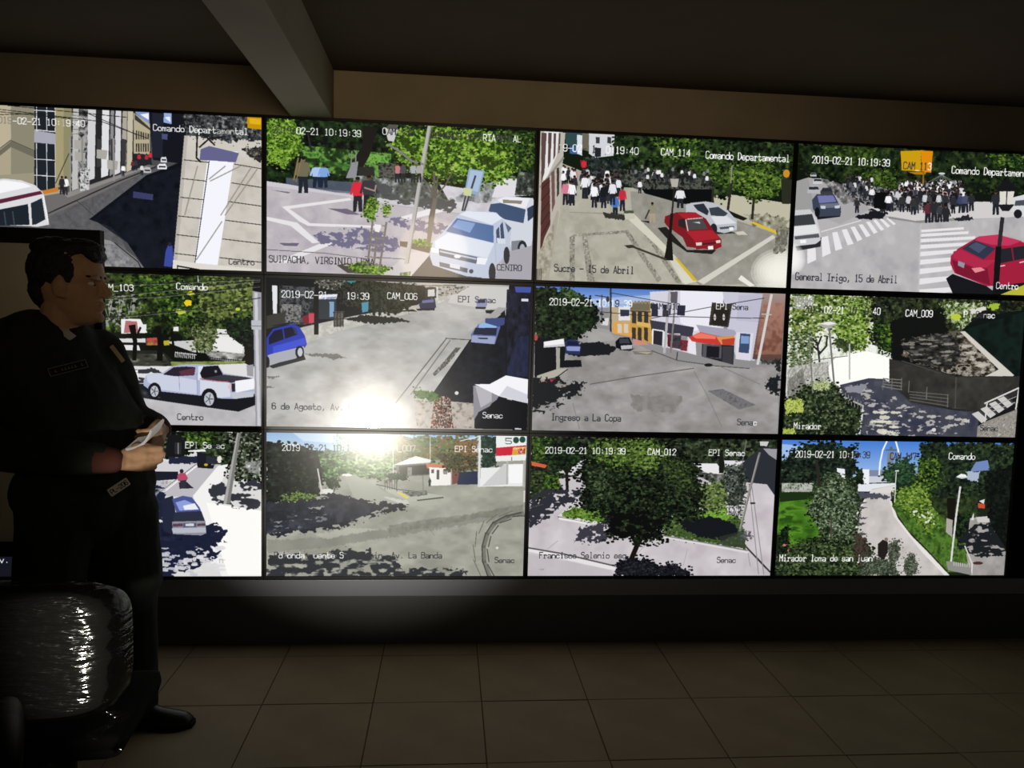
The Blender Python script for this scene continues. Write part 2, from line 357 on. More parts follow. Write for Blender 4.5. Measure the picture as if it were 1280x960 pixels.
def pic_suipacha():
    P = Pic([(32, 27), (1260, 86), (1241, 767), (31, 728)], '#b5afb6', 2); p, l = P.p, P.l
    p('#10180f', 20, 10, 1270, 70, 1260, 420, 860, 400, 20, 330)
    P.fol((20, 10, 1270, 70, 1260, 300, 860, 360, 20, 320), GREEN_D, 60, 4, 16, 9)
    P.tex(['#2c5a20', '#6b9a45', '#20381a', '#16240f'], (180, 150, 600, 190, 600, 300, 360, 290, 190, 240), g=16)
    P.tex(['#3a7a2a', '#79ad4c', '#24401c'], (500, 190, 580, 200, 590, 240, 490, 230), g=10); P.tex(['#4d8236', '#24401c'], (270, 215, 420, 240, 400, 262, 290, 245), g=10)
    p('#585f74', 120, 300, 430, 320, 430, 372, 120, 352, al=.8); p('#c9c7cc', 32, 315, 120, 328, 420, 380, 560, 340, 800, 372, 980, 420, 980, 470, 600, 420, 32, 345)
    P.tex(['#343a30', '#5e6460', '#a9aaae'], (420, 290, 740, 310, 860, 380, 900, 440, 560, 392, 430, 350), g=12, rag=4)
    # roadway
    P.tex(['#b0a9b1', '#bab4ba', '#c4bec2'], (20, 335, 420, 388, 620, 430, 900, 470, 880, 770, 20, 735), g=30)
    P.tex(['#c0bcc4', '#d2d0d6'], (820, 330, 1260, 400, 1260, 480, 960, 470, 860, 400), g=16); P.tex(['#555c56', '#9a9ca0', '#c8c6ca'], (860, 400, 1040, 420, 1180, 300, 1100, 280), g=14, rag=5)
    p('#dcdae0', 1090, 300, 1240, 310, 1240, 380, 1060, 390); P.tex(['#1f231f', '#3c423c', '#87898c'], (1180, 270, 1260, 280, 1255, 380, 1165, 380), g=9)
    for pts in ((100, 432, 410, 392, 420, 402, 135, 442, 230, 508, 520, 518, 560, 530, 220, 520, 180, 500), (32, 478, 170, 505, 270, 596, 240, 600, 140, 520, 32, 494),
                (60, 690, 300, 590, 340, 600, 120, 690), (640, 480, 780, 440, 850, 452, 680, 492)): p('#e4e1e4', *pts)
    P.lace('#6f6b86', (240, 560, 330, 545, 420, 535, 540, 545, 640, 590, 610, 635, 420, 625, 280, 600), 10, .44, 9, 1.6)
    P.lace('#6f6b86', (560, 470, 720, 495, 880, 520, 820, 555, 640, 530), 9, .42, 9, 1.6); P.lace('#4d4f52', (430, 330, 740, 345, 900, 420, 880, 460, 640, 415, 520, 395), 11, .45, 8, 2.)
    p('#6b6678', 85, 598, 180, 598, 170, 612, 110, 610); p('#6b6678', 310, 440, 400, 442, 460, 470, 400, 468); p('#77707c', 50, 355, 140, 365, 130, 372)
    p('#c8c3c6', 560, 740, 690, 640, 780, 640, 700, 760)
    for a in ((32, 628, 300, 645, 480, 670), (480, 660, 660, 672)): l('#5c5862', 3, *a)
    # planting beds
    p('#4a4640', 350, 700, 400, 690, 560, 745, 400, 735); p('#c8c4bc', 380, 700, 430, 690, 610, 715, 570, 748)
    P.fol((400, 700, 470, 680, 600, 712, 560, 742, 430, 730), GREEN_L, 30, 3, 7, 6)
    p('#4a463e', 640, 590, 700, 595, 780, 620, 775, 645, 640, 612); P.fol((690, 582, 760, 582, 800, 605, 780, 620, 700, 600), GREEN_L, 14, 3, 7)
    # willow at left, big trunk
    P.fol((32, 27, 150, 35, 190, 100, 180, 200, 130, 215, 110, 265, 60, 230, 32, 240), GREEN_L, 120, 8, 8, 6)
    p('#1c1a18', 470, 60, 540, 70, 500, 200, 450, 290, 390, 300, 420, 230, 470, 150); p('#8e8d92', 420, 230, 450, 225, 440, 300, 392, 302)
    l('#2b2922', 8, 220, 100, 235, 180)
    for x in (420, 440): l('#7b8580', 6, x, 180, x - 4, 240)
    # street tree in full leaf
    P.fol((640, 80, 820, 70, 1000, 85, 1150, 130, 1190, 230, 1130, 300, 1040, 330, 1000, 290, 880, 300, 760, 300, 640, 220, 600, 150), GREEN_L, 420, 12, 9, 8, 2.3)
    P.lace('#24380f', (640, 90, 1000, 95, 1150, 150, 1170, 240, 1040, 310, 760, 290, 620, 180), 12, .60, 8, 1.2, .85)
    P.fol((1080, 90, 1250, 95, 1255, 250, 1190, 270), GREEN_M, 60, 8, 9, 7)
    for a in ((795, 280, 800, 390, 778, 480, 768, 600), (800, 390, 850, 330, 880, 270), (800, 390, 770, 330, 740, 300), (805, 385, 812, 290), (780, 370, 740, 340)): l('#5f5a50', 12 if a[-1] > 500 else 7, *a)
    l('#6c665c', 20, 800, 400, 770, 600)
    # lamp pole and lantern
    l('#b4b2b0', 17, 775, 65, 742, 250, 668, 690); l('#8a8886', 5, 782, 65, 750, 250, 678, 690)
    l('#7d7b7a', 10, 590, 150, 640, 180, 690, 222, 745, 238); P.p('#c9c8c6', 572, 75, 590, 55, 625, 58, 632, 78, 612, 135, 585, 130); p('#55534f', 572, 75, 590, 55, 625, 58, 632, 80)
    # back of a road sign
    p('#8ea4c2', 955, 258, 1028, 268, 998, 382, 935, 365); p('#a9bdd8', 962, 265, 1020, 273, 996, 365, 945, 352); l('#3b4250', 9, 985, 292, 935, 450); l('#3b3a3c', 8, 940, 385, 925, 450); p('#c8cf9a', 932, 345, 970, 350, 965, 385, 930, 378)
    # pedestrians
    P.man(198, 370, 168, '#6f6a52', '#22262e', '#77695a', .3); l('#8a7250', 7, 175, 210, 155, 310); l('#8a7250', 5, 190, 215, 165, 318)
    P.man(262, 345, 110, '#a8c4ea', '#1d2638', w=.42); P.man(292, 345, 108, '#7fa4dc', '#1d2638', w=.35)
    P.man(447, 455, 160, '#d8283c', '#20222a', w=.30); P.man(498, 455, 170, '#33343c', '#1a1c22', w=.34); l('#a58a7c', 7, 478, 345, 525, 360, 530, 335)
    for x, c in ((628, '#c07a80'), (655, '#4a4c52'), (700, '#a8aab0'), (728, '#a7a4a0')): P.man(x, 322, 92, c)
    p('#2b2a28', 445, 250, 520, 250, 525, 290, 450, 290); P.tex(['#22241f', '#5f5f58', '#1a1b18'], (540, 230, 620, 235, 615, 300, 545, 300), g=8)
    # sapling in a cage
    for a in ((515, 500, 490, 712), (578, 505, 545, 722), (540, 520, 520, 700)): l('#77716a', 9, *a)
    for k in range(7): l('#857e74', 6, 513 - k*3.5, 515 + k*29, 574 - k*4.5, 520 + k*30)
    p('#e9e7ea', 523, 512, 556, 516, 545, 550, 525, 545)
    P.fol((500, 390, 530, 385, 540, 420, 515, 500, 470, 470, 480, 430), GREEN_L, 30, 6, 6, 6); P.fol((560, 430, 598, 425, 590, 470, 570, 480), GREEN_L, 14, 6, 6, 6)
    # suv behind, pick-up in front
    p('#cfd3dc', 1060, 415, 1110, 388, 1250, 392, 1252, 560, 1240, 610, 1150, 640, 1130, 520, 1045, 455); p('#e6e8ee', 1085, 400, 1120, 388, 1235, 392, 1215, 440, 1110, 420); p('#8b8378', 1110, 400, 1200, 405, 1195, 420, 1112, 415)
    p('#3c5170', 1055, 420, 1100, 415, 1215, 445, 1205, 508, 1120, 490, 1045, 452); p('#2d3b52', 1222, 440, 1250, 425, 1250, 480, 1225, 500); p('#7d828c', 1150, 590, 1200, 585, 1210, 630, 1150, 635)
    P.e('#22252c', 1200, 625, 22, 38); P.e('#a9adb6', 1200, 628, 13, 25)
    p('#3b4048', 690, 752, 780, 650, 1060, 780, 1241, 700, 1241, 790, 690, 775); p('#23272e', 1060, 770, 1241, 620, 1241, 768)
    p('#a7a4ac', 1130, 640, 1245, 610, 1241, 767, 1070, 767)
    p('#bcc5d8', 905, 470, 940, 450, 1080, 458, 1120, 500, 1150, 530, 1140, 640, 1080, 700, 1062, 762, 940, 750, 790, 700, 776, 660, 790, 590, 840, 545)
    p('#d6dde9', 800, 590, 860, 552, 1072, 600, 1040, 668, 800, 620); p('#dce2ee', 912, 468, 945, 452, 1075, 460, 1110, 485, 1060, 515)
    p('#4b6c9e', 850, 545, 900, 485, 1068, 520, 1068, 598); p('#7f9fcf', 880, 525, 905, 492, 985, 508, 960, 552)
    p('#3a4b68', 1080, 540, 1110, 502, 1118, 575, 1082, 600); l('#c8ccd6', 5, 1095, 510, 1100, 590); p('#59677e', 1120, 505, 1150, 530, 1135, 552)
    p('#566178', 818, 624, 1000, 664, 990, 694, 820, 655); p('#b9c2d0', 822, 632, 990, 668, 988, 676, 822, 640); P.e('#d9dee8', 903, 660, 16, 9); p('#e9ecf2', 992, 665, 1042, 668, 1030, 698, 990, 694); p('#e9ecf2', 782, 620, 818, 625, 818, 645, 785, 640)
    p('#525b6c', 820, 685, 950, 715, 948, 735, 822, 705); p('#cdd3de', 868, 690, 915, 700, 914, 720, 868, 710); P.e('#3f4654', 966, 728, 10, 10)
    P.e('#2b2f38', 1062, 735, 16, 45); P.e('#2b2f38', 1128, 655, 14, 40); l('#aeb6c6', 4, 1075, 600, 1080, 690)
    P.p('#d2d7e2', 1082, 575, 1122, 580, 1122, 602, 1085, 600); P.tex(['#5b6d3a', '#b7bf9a'], (640, 735, 690, 728, 685, 752, 640, 752), g=6)
    P.text('2019-02-21 10:19:39', 62, 65, 20.9, 30, 'kkkkkwwwwwwwwwwwwww'); P.text('CAM_150', 562, 72, 21, 30, 'wkkkkkk'); P.text('COMANDO DEPARTAMENTAL', 785, 90, 20, 30, 'kkkkkkkkkkkkwwwkkkkww')
    P.text('SUIPACHA, VIRGINIO LEMA', 42, 655, 21, 31, 'k'); P.text('CENTRO', 1085, 697, 20, 28, 'k')
    return P.finish()

def pic_sucre():
    P = Pic([(41, 53), (1251, 111), (1213, 801), (21, 763)], '#aaa899', 3); p, l = P.p, P.l
    p('#101a10', 30, 40, 1260, 100, 1250, 420, 800, 360, 400, 330, 150, 230)
    p('#2f4a4c', 160, 55, 245, 60, 245, 130, 160, 120); p('#3b5f93', 180, 125, 240, 128, 240, 165, 180, 160); p('#d8dce4', 215, 70, 240, 72, 240, 170, 215, 160)
    p('#cfd1d6', 272, 60, 395, 68, 390, 170, 300, 180, 272, 160); p('#6a6456', 240, 58, 272, 60, 272, 150, 240, 140)
    for x in (305, 360): p('#3b3b40', x, 80, x + 18, 82, x + 18, 112, x, 110)
    p('#22262a', 300, 130, 330, 134, 328, 175, 300, 175)
    # paving and street
    P.tex(['#a29f90', '#aeab9c', '#b8b5a7'], (130, 200, 430, 320, 820, 340, 1213, 480, 1213, 801, 60, 770, 110, 420), g=26)
    p('#8e8b80', 470, 340, 700, 350, 740, 400, 1160, 540, 800, 790, 640, 600, 480, 470); P.tex(['#87847a', '#94918a', '#a19e96'], (470, 340, 700, 350, 740, 420, 1170, 545, 1150, 780, 800, 790, 640, 600, 480, 470), g=22, al=.8)
    p('#bcb8a2', 860, 340, 1240, 400, 1235, 520, 1180, 530, 1050, 470, 880, 420); P.tex(['#4a4c3e', '#8e8b78', '#bcb8a2'], (1020, 440, 1230, 470, 1220, 540, 1060, 500), g=12, rag=8)
    # trees
    P.fol((395, 65, 1255, 110, 1252, 230, 1190, 320, 990, 330, 900, 380, 850, 330, 640, 270, 520, 250, 400, 200), ['#080d09', '#141f12', '#26381c', '#42562a'], 160, 10, 15, 9)
    P.fol((560, 80, 800, 90, 780, 200, 620, 180), GREEN_M, 50, 10, 12, 9); P.fol((740, 180, 880, 160, 930, 260, 840, 300), GREEN_M, 40, 10, 12, 8)
    P.fol((960, 215, 1120, 200, 1195, 270, 1180, 350, 1060, 385, 990, 330, 900, 290), ['#131c0d', '#2c421a', '#4f6c26', '#7a923c'], 200, 10, 10, 8); P.fol((250, 170, 420, 190, 460, 300, 400, 330, 290, 260), ['#12181a', '#26302c', '#4c5650'], 40, 8, 10)
    p('#0d0f10', 480, 270, 860, 300, 870, 395, 720, 400, 540, 350); P.tex(['#0f1210', '#2a2c28', '#5c5c56', '#141614'], (400, 230, 860, 280, 860, 330, 500, 330, 410, 290), g=9)
    P.crowd((460, 240, 840, 270, 840, 320, 500, 310), 34, 40, 55, ['#e6e6e8', '#3a3c44', '#787c84', '#d2d4d8', '#222'])
    for a in ((955, 290, 935, 435), (1060, 375, 1052, 470), (865, 330, 862, 390)): l('#2c2a24', 12, *a)
    l('#8d8a80', 6, 955, 220, 950, 300); p('#1c1a16', 925, 425, 1030, 470, 1010, 480, 900, 440)
    # arcade facade at left
    p('#b9b2a8', 41, 50, 160, 60, 140, 280, 135, 440, 75, 770, 20, 765); p('#e3e2e2', 60, 50, 130, 56, 118, 170, 60, 300, 40, 240)
    for a in ((45, 60, 70, 62, 60, 250, 44, 300), (78, 60, 95, 61, 88, 200, 76, 230), (104, 62, 116, 63, 112, 170, 102, 190), (128, 62, 136, 63, 133, 150, 126, 160)): p('#5a4644', *a)
    l('#8f8a84', 10, 40, 320, 150, 180); p('#55302e', 45, 300, 85, 270, 88, 500, 60, 560, 40, 640); p('#6e5450', 92, 250, 108, 240, 110, 400, 96, 440); p('#3d3432', 118, 230, 130, 225, 130, 350, 120, 370)
    for k in range(5): l('#2f2624', 4, 45, 330 + k*55, 85, 290 + k*48)
    p('#a8a294', 25, 640, 75, 560, 120, 430, 130, 440, 80, 765, 22, 765); P.tex(['#8d8676', '#b8b2a2'], (30, 640, 110, 480, 90, 700, 50, 765), g=10)
    for k in range(4): l('#4a443c', 3, 24 + k*7, 710, 22 + k*7, 765)
    # cobble bands
    for a in ((180, 560, 200, 545, 460, 525, 620, 760, 600, 775, 445, 540, 205, 555, 205, 770, 180, 770), (240, 555, 262, 553, 300, 770, 265, 770), (520, 520, 540, 515, 715, 775, 690, 778)):
        P.tex(['#6d6a60', '#a5a294', '#7c796e', '#b0ad9f'], a, g=5, gain=2.5)
    l('#8e8b80', 4, 180, 440, 480, 450); p('#d0cdbd', 440, 455, 490, 450, 640, 600, 790, 770, 720, 780, 640, 640); p('#d6d3c4', 690, 700, 790, 770, 730, 785); p('#d2b52c', 678, 655, 700, 665, 792, 768, 770, 768)
    p('#cfccc2', 790, 770, 1150, 548, 1165, 560, 820, 785); p('#e8e6dc', 985, 760, 1000, 740, 1065, 790, 1040, 795); p('#d9b92e', 1040, 488, 1060, 485, 1190, 540, 1180, 550)
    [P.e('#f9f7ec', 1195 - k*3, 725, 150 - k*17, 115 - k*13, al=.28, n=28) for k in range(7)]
    P.tex(['#3a3832', '#6f6c62', '#a5a296'], (1170, 520, 1220, 530, 1215, 620, 1150, 640), g=10, rag=6); p('#c9c6ba', 960, 535, 1010, 530, 1030, 548, 985, 548)
    # crowd
    p('#8d1c24', 230, 190, 262, 195, 262, 215, 232, 212); P.man(248, 262, 78, '#c8303c', '#5a2026')
    P.crowd((225, 300, 400, 300, 430, 370, 350, 410, 230, 370), 46, 80, 105, ['#f0f0f2', '#e2e4ea', '#1c1d22', '#2c2e36', '#d8dade', '#b8bcc4', '#17181c', '#3b3d46'])
    P.crowd((150, 280, 215, 280, 205, 400, 150, 400), 9, 70, 110, ['#f0f0f2', '#e4e4e8', '#c47a8a', '#2c2e36'])
    for x, y, c in ((160, 405, '#d07a90'), (192, 408, '#f0f0f2'), (298, 418, '#f2f2f4'), (343, 420, '#1a1b20'), (398, 470, '#4a70b8'), (432, 435, '#c02c40'), (252, 375, '#e8e8ec'), (385, 405, '#dfe1e6')): P.man(x, y, 118, c, w=.24)
    p('#33322e', 340, 440, 450, 455, 440, 478, 350, 465, rag=4); p('#4b5140', 440, 432, 485, 432, 485, 445, 440, 445); p('#c2bfae', 440, 445, 490, 445, 492, 470, 445, 475)
    P.man(515, 350, 66, '#e8e8ea'); P.man(708, 420, 100, '#e2e2e4', w=.36); p('#1b1a18', 515, 480, 570, 482, 560, 492)
    P.man(575, 490, 98, '#8d8b74', '#a89a84', w=.34); l('#3a362e', 7, 560, 430, 542, 470)
    # silver saloon, red saloon
    p('#33312c', 735, 440, 900, 520, 980, 540, 880, 545, 740, 470); p('#b9bcc2', 735, 405, 760, 395, 830, 388, 870, 395, 935, 430, 980, 480, 978, 525, 920, 540, 870, 530, 800, 480, 735, 440)
    p('#2b3038', 770, 405, 820, 398, 845, 435, 838, 455, 790, 430); p('#3a4048', 845, 420, 890, 414, 935, 445, 920, 460, 855, 455); p('#d9dbe0', 855, 460, 930, 458, 978, 492, 880, 500); p('#4a4e54', 895, 512, 965, 505, 965, 515, 900, 522); P.e('#25262a', 868, 520, 17, 26); p('#eceef0', 942, 512, 962, 510, 962, 526, 944, 528)
    p('#22201c', 600, 515, 640, 510, 740, 620, 880, 620, 860, 640, 740, 630, 640, 560)
    p('#7c1c24', 635, 460, 690, 440, 780, 440, 830, 470, 870, 530, 905, 570, 905, 605, 870, 620, 740, 605, 720, 560, 650, 510, 633, 490); p('#a5222e', 695, 445, 780, 440, 820, 465, 740, 480)
    p('#a8242f', 735, 530, 860, 525, 900, 565, 780, 580); p('#2a2528', 700, 475, 730, 470, 735, 520, 700, 505); p('#4b4648', 740, 475, 812, 468, 840, 520, 745, 525); p('#c8c8c6', 770, 488, 800, 485, 805, 495); l('#d5cfcc', 5, 735, 475, 745, 528); l('#d2c8c6', 4, 742, 473, 815, 467)
    p('#8c1d27', 775, 580, 905, 570, 903, 605, 785, 618); p('#d8d0cc', 782, 585, 812, 583, 812, 598, 786, 600); p('#d8d0cc', 878, 575, 900, 572, 900, 586, 880, 588); p('#f2f2ee', 840, 602, 866, 600, 866, 617, 842, 618); l('#3a2024', 7, 815, 592, 878, 586)
    # lamp post and its shadow
    l('#26241f', 8, 680, 320, 668, 460); l('#1b1916', 14, 668, 450, 655, 600); p('#1a1815', 648, 560, 668, 560, 675, 670, 630, 668, 640, 620); p('#b0aca4', 660, 280, 702, 280, 696, 320, 668, 320); p('#35332c', 440, 598, 480, 595, 500, 608, 460, 612); l('#3a382f', 9, 480, 604, 640, 665)
    P.e('#c88a2a', 1216, 255, 16, 20); p('#2a2c22', 1190, 280, 1260, 285, 1250, 400, 1195, 400)
    P.text('2019-02-21 10:19:40', 82, 112, 22.4, 32, '..gwwwwk.kk.wwwwwww'); P.text('CAM_114', 618, 135, 20.4, 32, 'w'); P.text('Comando Departamental', 832, 148, 19.6, 34, 'w'); P.text('Sucre - 15 de Abril', 108, 688, 20.2, 34, 'k')
    return P.finish()

def pic_trigo():
    P = Pic([(78, 40), (1353, 102), (1293, 850), (35, 810)], '#b4b0b2', 4); p, l = P.p, P.l
    p('#10150f', 60, 20, 1360, 80, 1350, 420, 950, 400, 500, 400, 300, 380, 60, 250); P.fol((60, 20, 1360, 90, 1350, 330, 900, 290, 560, 300, 320, 240, 120, 200), ['#070b08', '#111a10', '#1f2d17', '#38491f'], 120, 8, 18, 10)
    P.fol((200, 55, 480, 70, 520, 150, 400, 180, 230, 120), ['#141e0e', '#2a3e18', '#4c6424'], 60, 10, 14, 9); P.fol((420, 200, 560, 180, 620, 260, 560, 295, 430, 260), ['#172210', '#364d1c', '#61792e'], 90, 12, 10, 8); P.fol((1080, 95, 1280, 105, 1270, 170, 1100, 150), GREEN_M, 40, 8, 12, 8)
    p('#9b9a9a', 66, 240, 130, 220, 190, 230, 180, 400, 60, 430); p('#a8a5a6', 130, 220, 320, 260, 480, 380, 300, 470, 170, 420); P.tex(['#2a2c2c', '#6d6b6c', '#a9a7a8'], (190, 220, 340, 260, 430, 340, 320, 360, 260, 300), g=9, rag=5)
    # pavements of the square, crowd
    p('#cfcbcb', 440, 370, 560, 330, 1000, 350, 1350, 350, 1340, 430, 1000, 440, 820, 462, 640, 455, 560, 430); p('#8a8888', 560, 428, 700, 452, 1000, 432, 1000, 445, 720, 464, 556, 440)
    P.tex(['#15171a', '#34363a', '#9c9a9c', '#1d1f22'], (310, 250, 500, 270, 620, 290, 930, 280, 1000, 360, 860, 390, 560, 400, 440, 370, 330, 310), g=8)
    P.crowd((610, 280, 940, 270, 960, 370, 620, 370), 130, 46, 84, ['#e6e6ea', '#d0d2d8', '#24252b', '#1a1b20', '#8d9098', '#3a3c44', '#c8a8a8', '#f0f0f0'], .3); P.crowd((480, 360, 930, 360, 900, 420, 500, 415), 36, 84, 104, ['#1b1c20', '#2c2d33', '#3d3f46', '#c9cacf', '#17181b']); P.crowd((310, 250, 480, 270, 470, 350, 330, 320), 30, 55, 75, ['#1b1c20', '#2c2d33', '#d4d6da', '#55585f'])
    p('#0d0e11', 480, 300, 560, 300, 560, 390, 480, 385); p('#1a1b20', 370, 430, 480, 400, 560, 410, 520, 440, 420, 445, rag=4)
    for x, y, c, h in ((390, 410, '#2c2e34', 80), (470, 350, '#e8e8ea', 78), (558, 400, '#f0f0f2', 95), (768, 468, '#5a2c34', 120), (802, 465, '#2a2b30', 125), (832, 462, '#3b3c42', 100), (864, 490, '#26272c', 125), (945, 410, '#3a4468', 105), (970, 408, '#4a5068', 105), (1000, 400, '#2a2b30', 100), (1130, 420, '#2a2b30', 130), (690, 420, '#333', 95), (630, 405, '#333', 95)): P.man(x, y, h, c, w=.3)
    p('#25262a', 900, 440, 980, 420, 1010, 445, 930, 455, rag=4); p('#3b3b3e', 820, 490, 870, 492, 860, 502); p('#3b3b3e', 725, 475, 790, 470, 780, 480)
    # roadway with crossings
    P.tex(['#a8a5a8', '#b4b1b3', '#bfbcbe'], (190, 520, 340, 470, 560, 440, 720, 465, 1000, 450, 1350, 420, 1293, 850, 35, 812, 60, 600), g=40)
    for a in ((125, 590, 168, 582, 172, 660, 125, 682), (200, 540, 235, 532, 250, 625, 205, 645), (258, 515, 285, 510, 312, 600, 275, 612), (308, 500, 335, 495, 372, 575, 340, 582), (355, 485, 378, 482, 418, 550, 392, 562), (398, 472, 420, 470, 462, 530, 440, 540), (438, 458, 458, 455, 500, 512, 480, 522), (475, 448, 492, 445, 535, 498, 518, 505), (510, 442, 525, 440, 568, 480, 552, 488), (545, 438, 556, 437, 598, 468, 585, 474)): p('#e6e4e6', *a)
    l('#d8d5d6', 6, 200, 510, 410, 450)
    for k in range(9):
        y = 492 + k*k*2.6 + k*19; x1 = [960, 985, 1020, 990, 925, 905, 895, 890, 905][k]
        p('#e4e2e4', 730 - k, y + 8, x1, y - 6, x1, y + 6 + k*1.7, 728 - k, y + 22 + k*2.6)
    p('#c2bfc1', 725, 470, 735, 470, 722, 830, 714, 830, al=.6)
    # traffic at the left
    for x, y, w, c in ((140, 195, 34, '#b8b8bc'), (155, 225, 50, '#c8c8cc'), (125, 265, 66, '#b4b4b8'), (195, 275, 66, '#3a3c42')):
        p(c, x, y + w*.3, x + w*.2, y, x + w*.85, y, x + w, y + w*.3, x + w, y + w*.6, x, y + w*.6); p('#2a2d33', x + w*.15, y + w*.08, x + w*.85, y + w*.08, x + w*.95, y + w*.3, x + w*.1, y + w*.3)
    p('#1b1c20', 165, 400, 305, 400, 300, 430, 180, 445); p('#3b4254', 150, 340, 175, 310, 265, 308, 285, 345, 305, 385, 300, 425, 190, 430, 155, 390); p('#7276a8', 178, 318, 262, 316, 280, 350, 188, 358); p('#6a7080', 190, 362, 290, 356, 300, 380, 195, 385); p('#c8ccd6', 195, 372, 222, 372, 222, 388, 198, 388); p('#c8ccd6', 270, 372, 298, 368, 298, 384, 272, 386); P.e('#14151a', 178, 405, 14, 26)
    p('#2b2b2e', 60, 580, 200, 540, 195, 590, 70, 612); p('#c9cacd', 40, 420, 60, 395, 140, 390, 175, 440, 192, 500, 196, 555, 170, 575, 40, 590); p('#3a3d42', 48, 425, 150, 415, 168, 470, 50, 480); p('#dfe0e2', 45, 485, 172, 472, 190, 515, 50, 530); p('#55585e', 55, 535, 185, 520, 190, 540, 60, 552); p('#f4f4f4', 85, 555, 118, 552, 118, 570, 88, 572)
    [P.e('#fbfaf8', 40, 655, 75 - k*9, 85 - k*10, al=.3, n=24) for k in range(6)]
    # yellow sign, fountain
    p('#c99b12', 622, 80, 730, 76, 732, 190, 628, 182); p('#dd8a10', 730, 76, 795, 80, 785, 195, 735, 190); p('#b8770f', 660, 190, 760, 192, 755, 205, 700, 205); l('#8d6a1c', 9, 745, 190, 742, 260)
    P.e('#cfd2d4', 842, 200, 18, 6)
    for k in range(8): l('#8b8f90', 2, 842, 205, 770 + k*20, 235 - abs(k - 3.5)*-3)
    # parked van, red saloon, lantern
    p('#d5d6d8', 1210, 330, 1290, 310, 1350, 320, 1350, 430, 1260, 430, 1215, 400); p('#4a4e54', 1235, 345, 1290, 340, 1285, 370, 1230, 372); P.e('#1b1c20', 1248, 415, 22, 24)
    p('#15161a', 865, 760, 900, 735, 1080, 800, 1150, 850, 900, 838); p('#a01f3c', 890, 640, 930, 600, 1040, 535, 1140, 525, 1260, 560, 1350, 600, 1350, 790, 1180, 800, 1080, 800, 910, 730, 888, 680)
    p('#c2345a', 1040, 535, 1140, 525, 1270, 560, 1200, 585, 1110, 580, 1020, 556); p('#2f3548', 950, 600, 1020, 556, 1130, 600, 1065, 658); p('#47506a', 985, 590, 1025, 565, 1080, 590, 1040, 625); p('#b02848', 905, 615, 945, 605, 1060, 662, 1135, 660, 1080, 700, 1030, 705, 900, 650)
    p('#7a1630', 895, 660, 1040, 712, 1085, 705, 1100, 795, 920, 735); p('#8e93a2', 930, 665, 965, 678, 960, 705, 928, 690); p('#e08a90', 1000, 705, 1050, 700, 1075, 715, 1020, 730); p('#23232c', 1140, 605, 1290, 585, 1300, 650, 1150, 680); l('#8e1c36', 8, 1215, 590, 1225, 660); l('#e8c8cc', 6, 1150, 695, 1178, 690); l('#e8c8cc', 6, 1258, 675, 1280, 670)
    p('#101114', 1130, 800, 1300, 780, 1300, 852, 1130, 850); p('#b9b43a', 1145, 850, 1290, 790, 1300, 852)
    p('#15161a', 1135, 275, 1190, 225, 1245, 280, 1235, 295, 1145, 295); p('#d9d6cc', 1150, 295, 1230, 295, 1215, 365, 1152, 365); l('#2a2a2c', 6, 1190, 295, 1186, 365); p('#1b1c20', 1140, 365, 1230, 365, 1200, 400, 1165, 400); l('#2a2a2e', 22, 1165, 440, 1145, 620); l('#101114', 32, 1145, 600, 1128, 840)
    P.text('2019-02-21 10:19:39', 154, 106, 21.6, 36, 'w'); P.text('CAM_113', 640, 138, 21.8, 36, 'kkkwkkw'); P.text('Comando Departamental', 898, 160, 21.8, 38, 'w'); P.text('General Trigo, 15 de Abril', 64, 728, 21, 38, 'k'); P.text('Centro', 1135, 780, 20.8, 34, 'w')
    return P.finish()

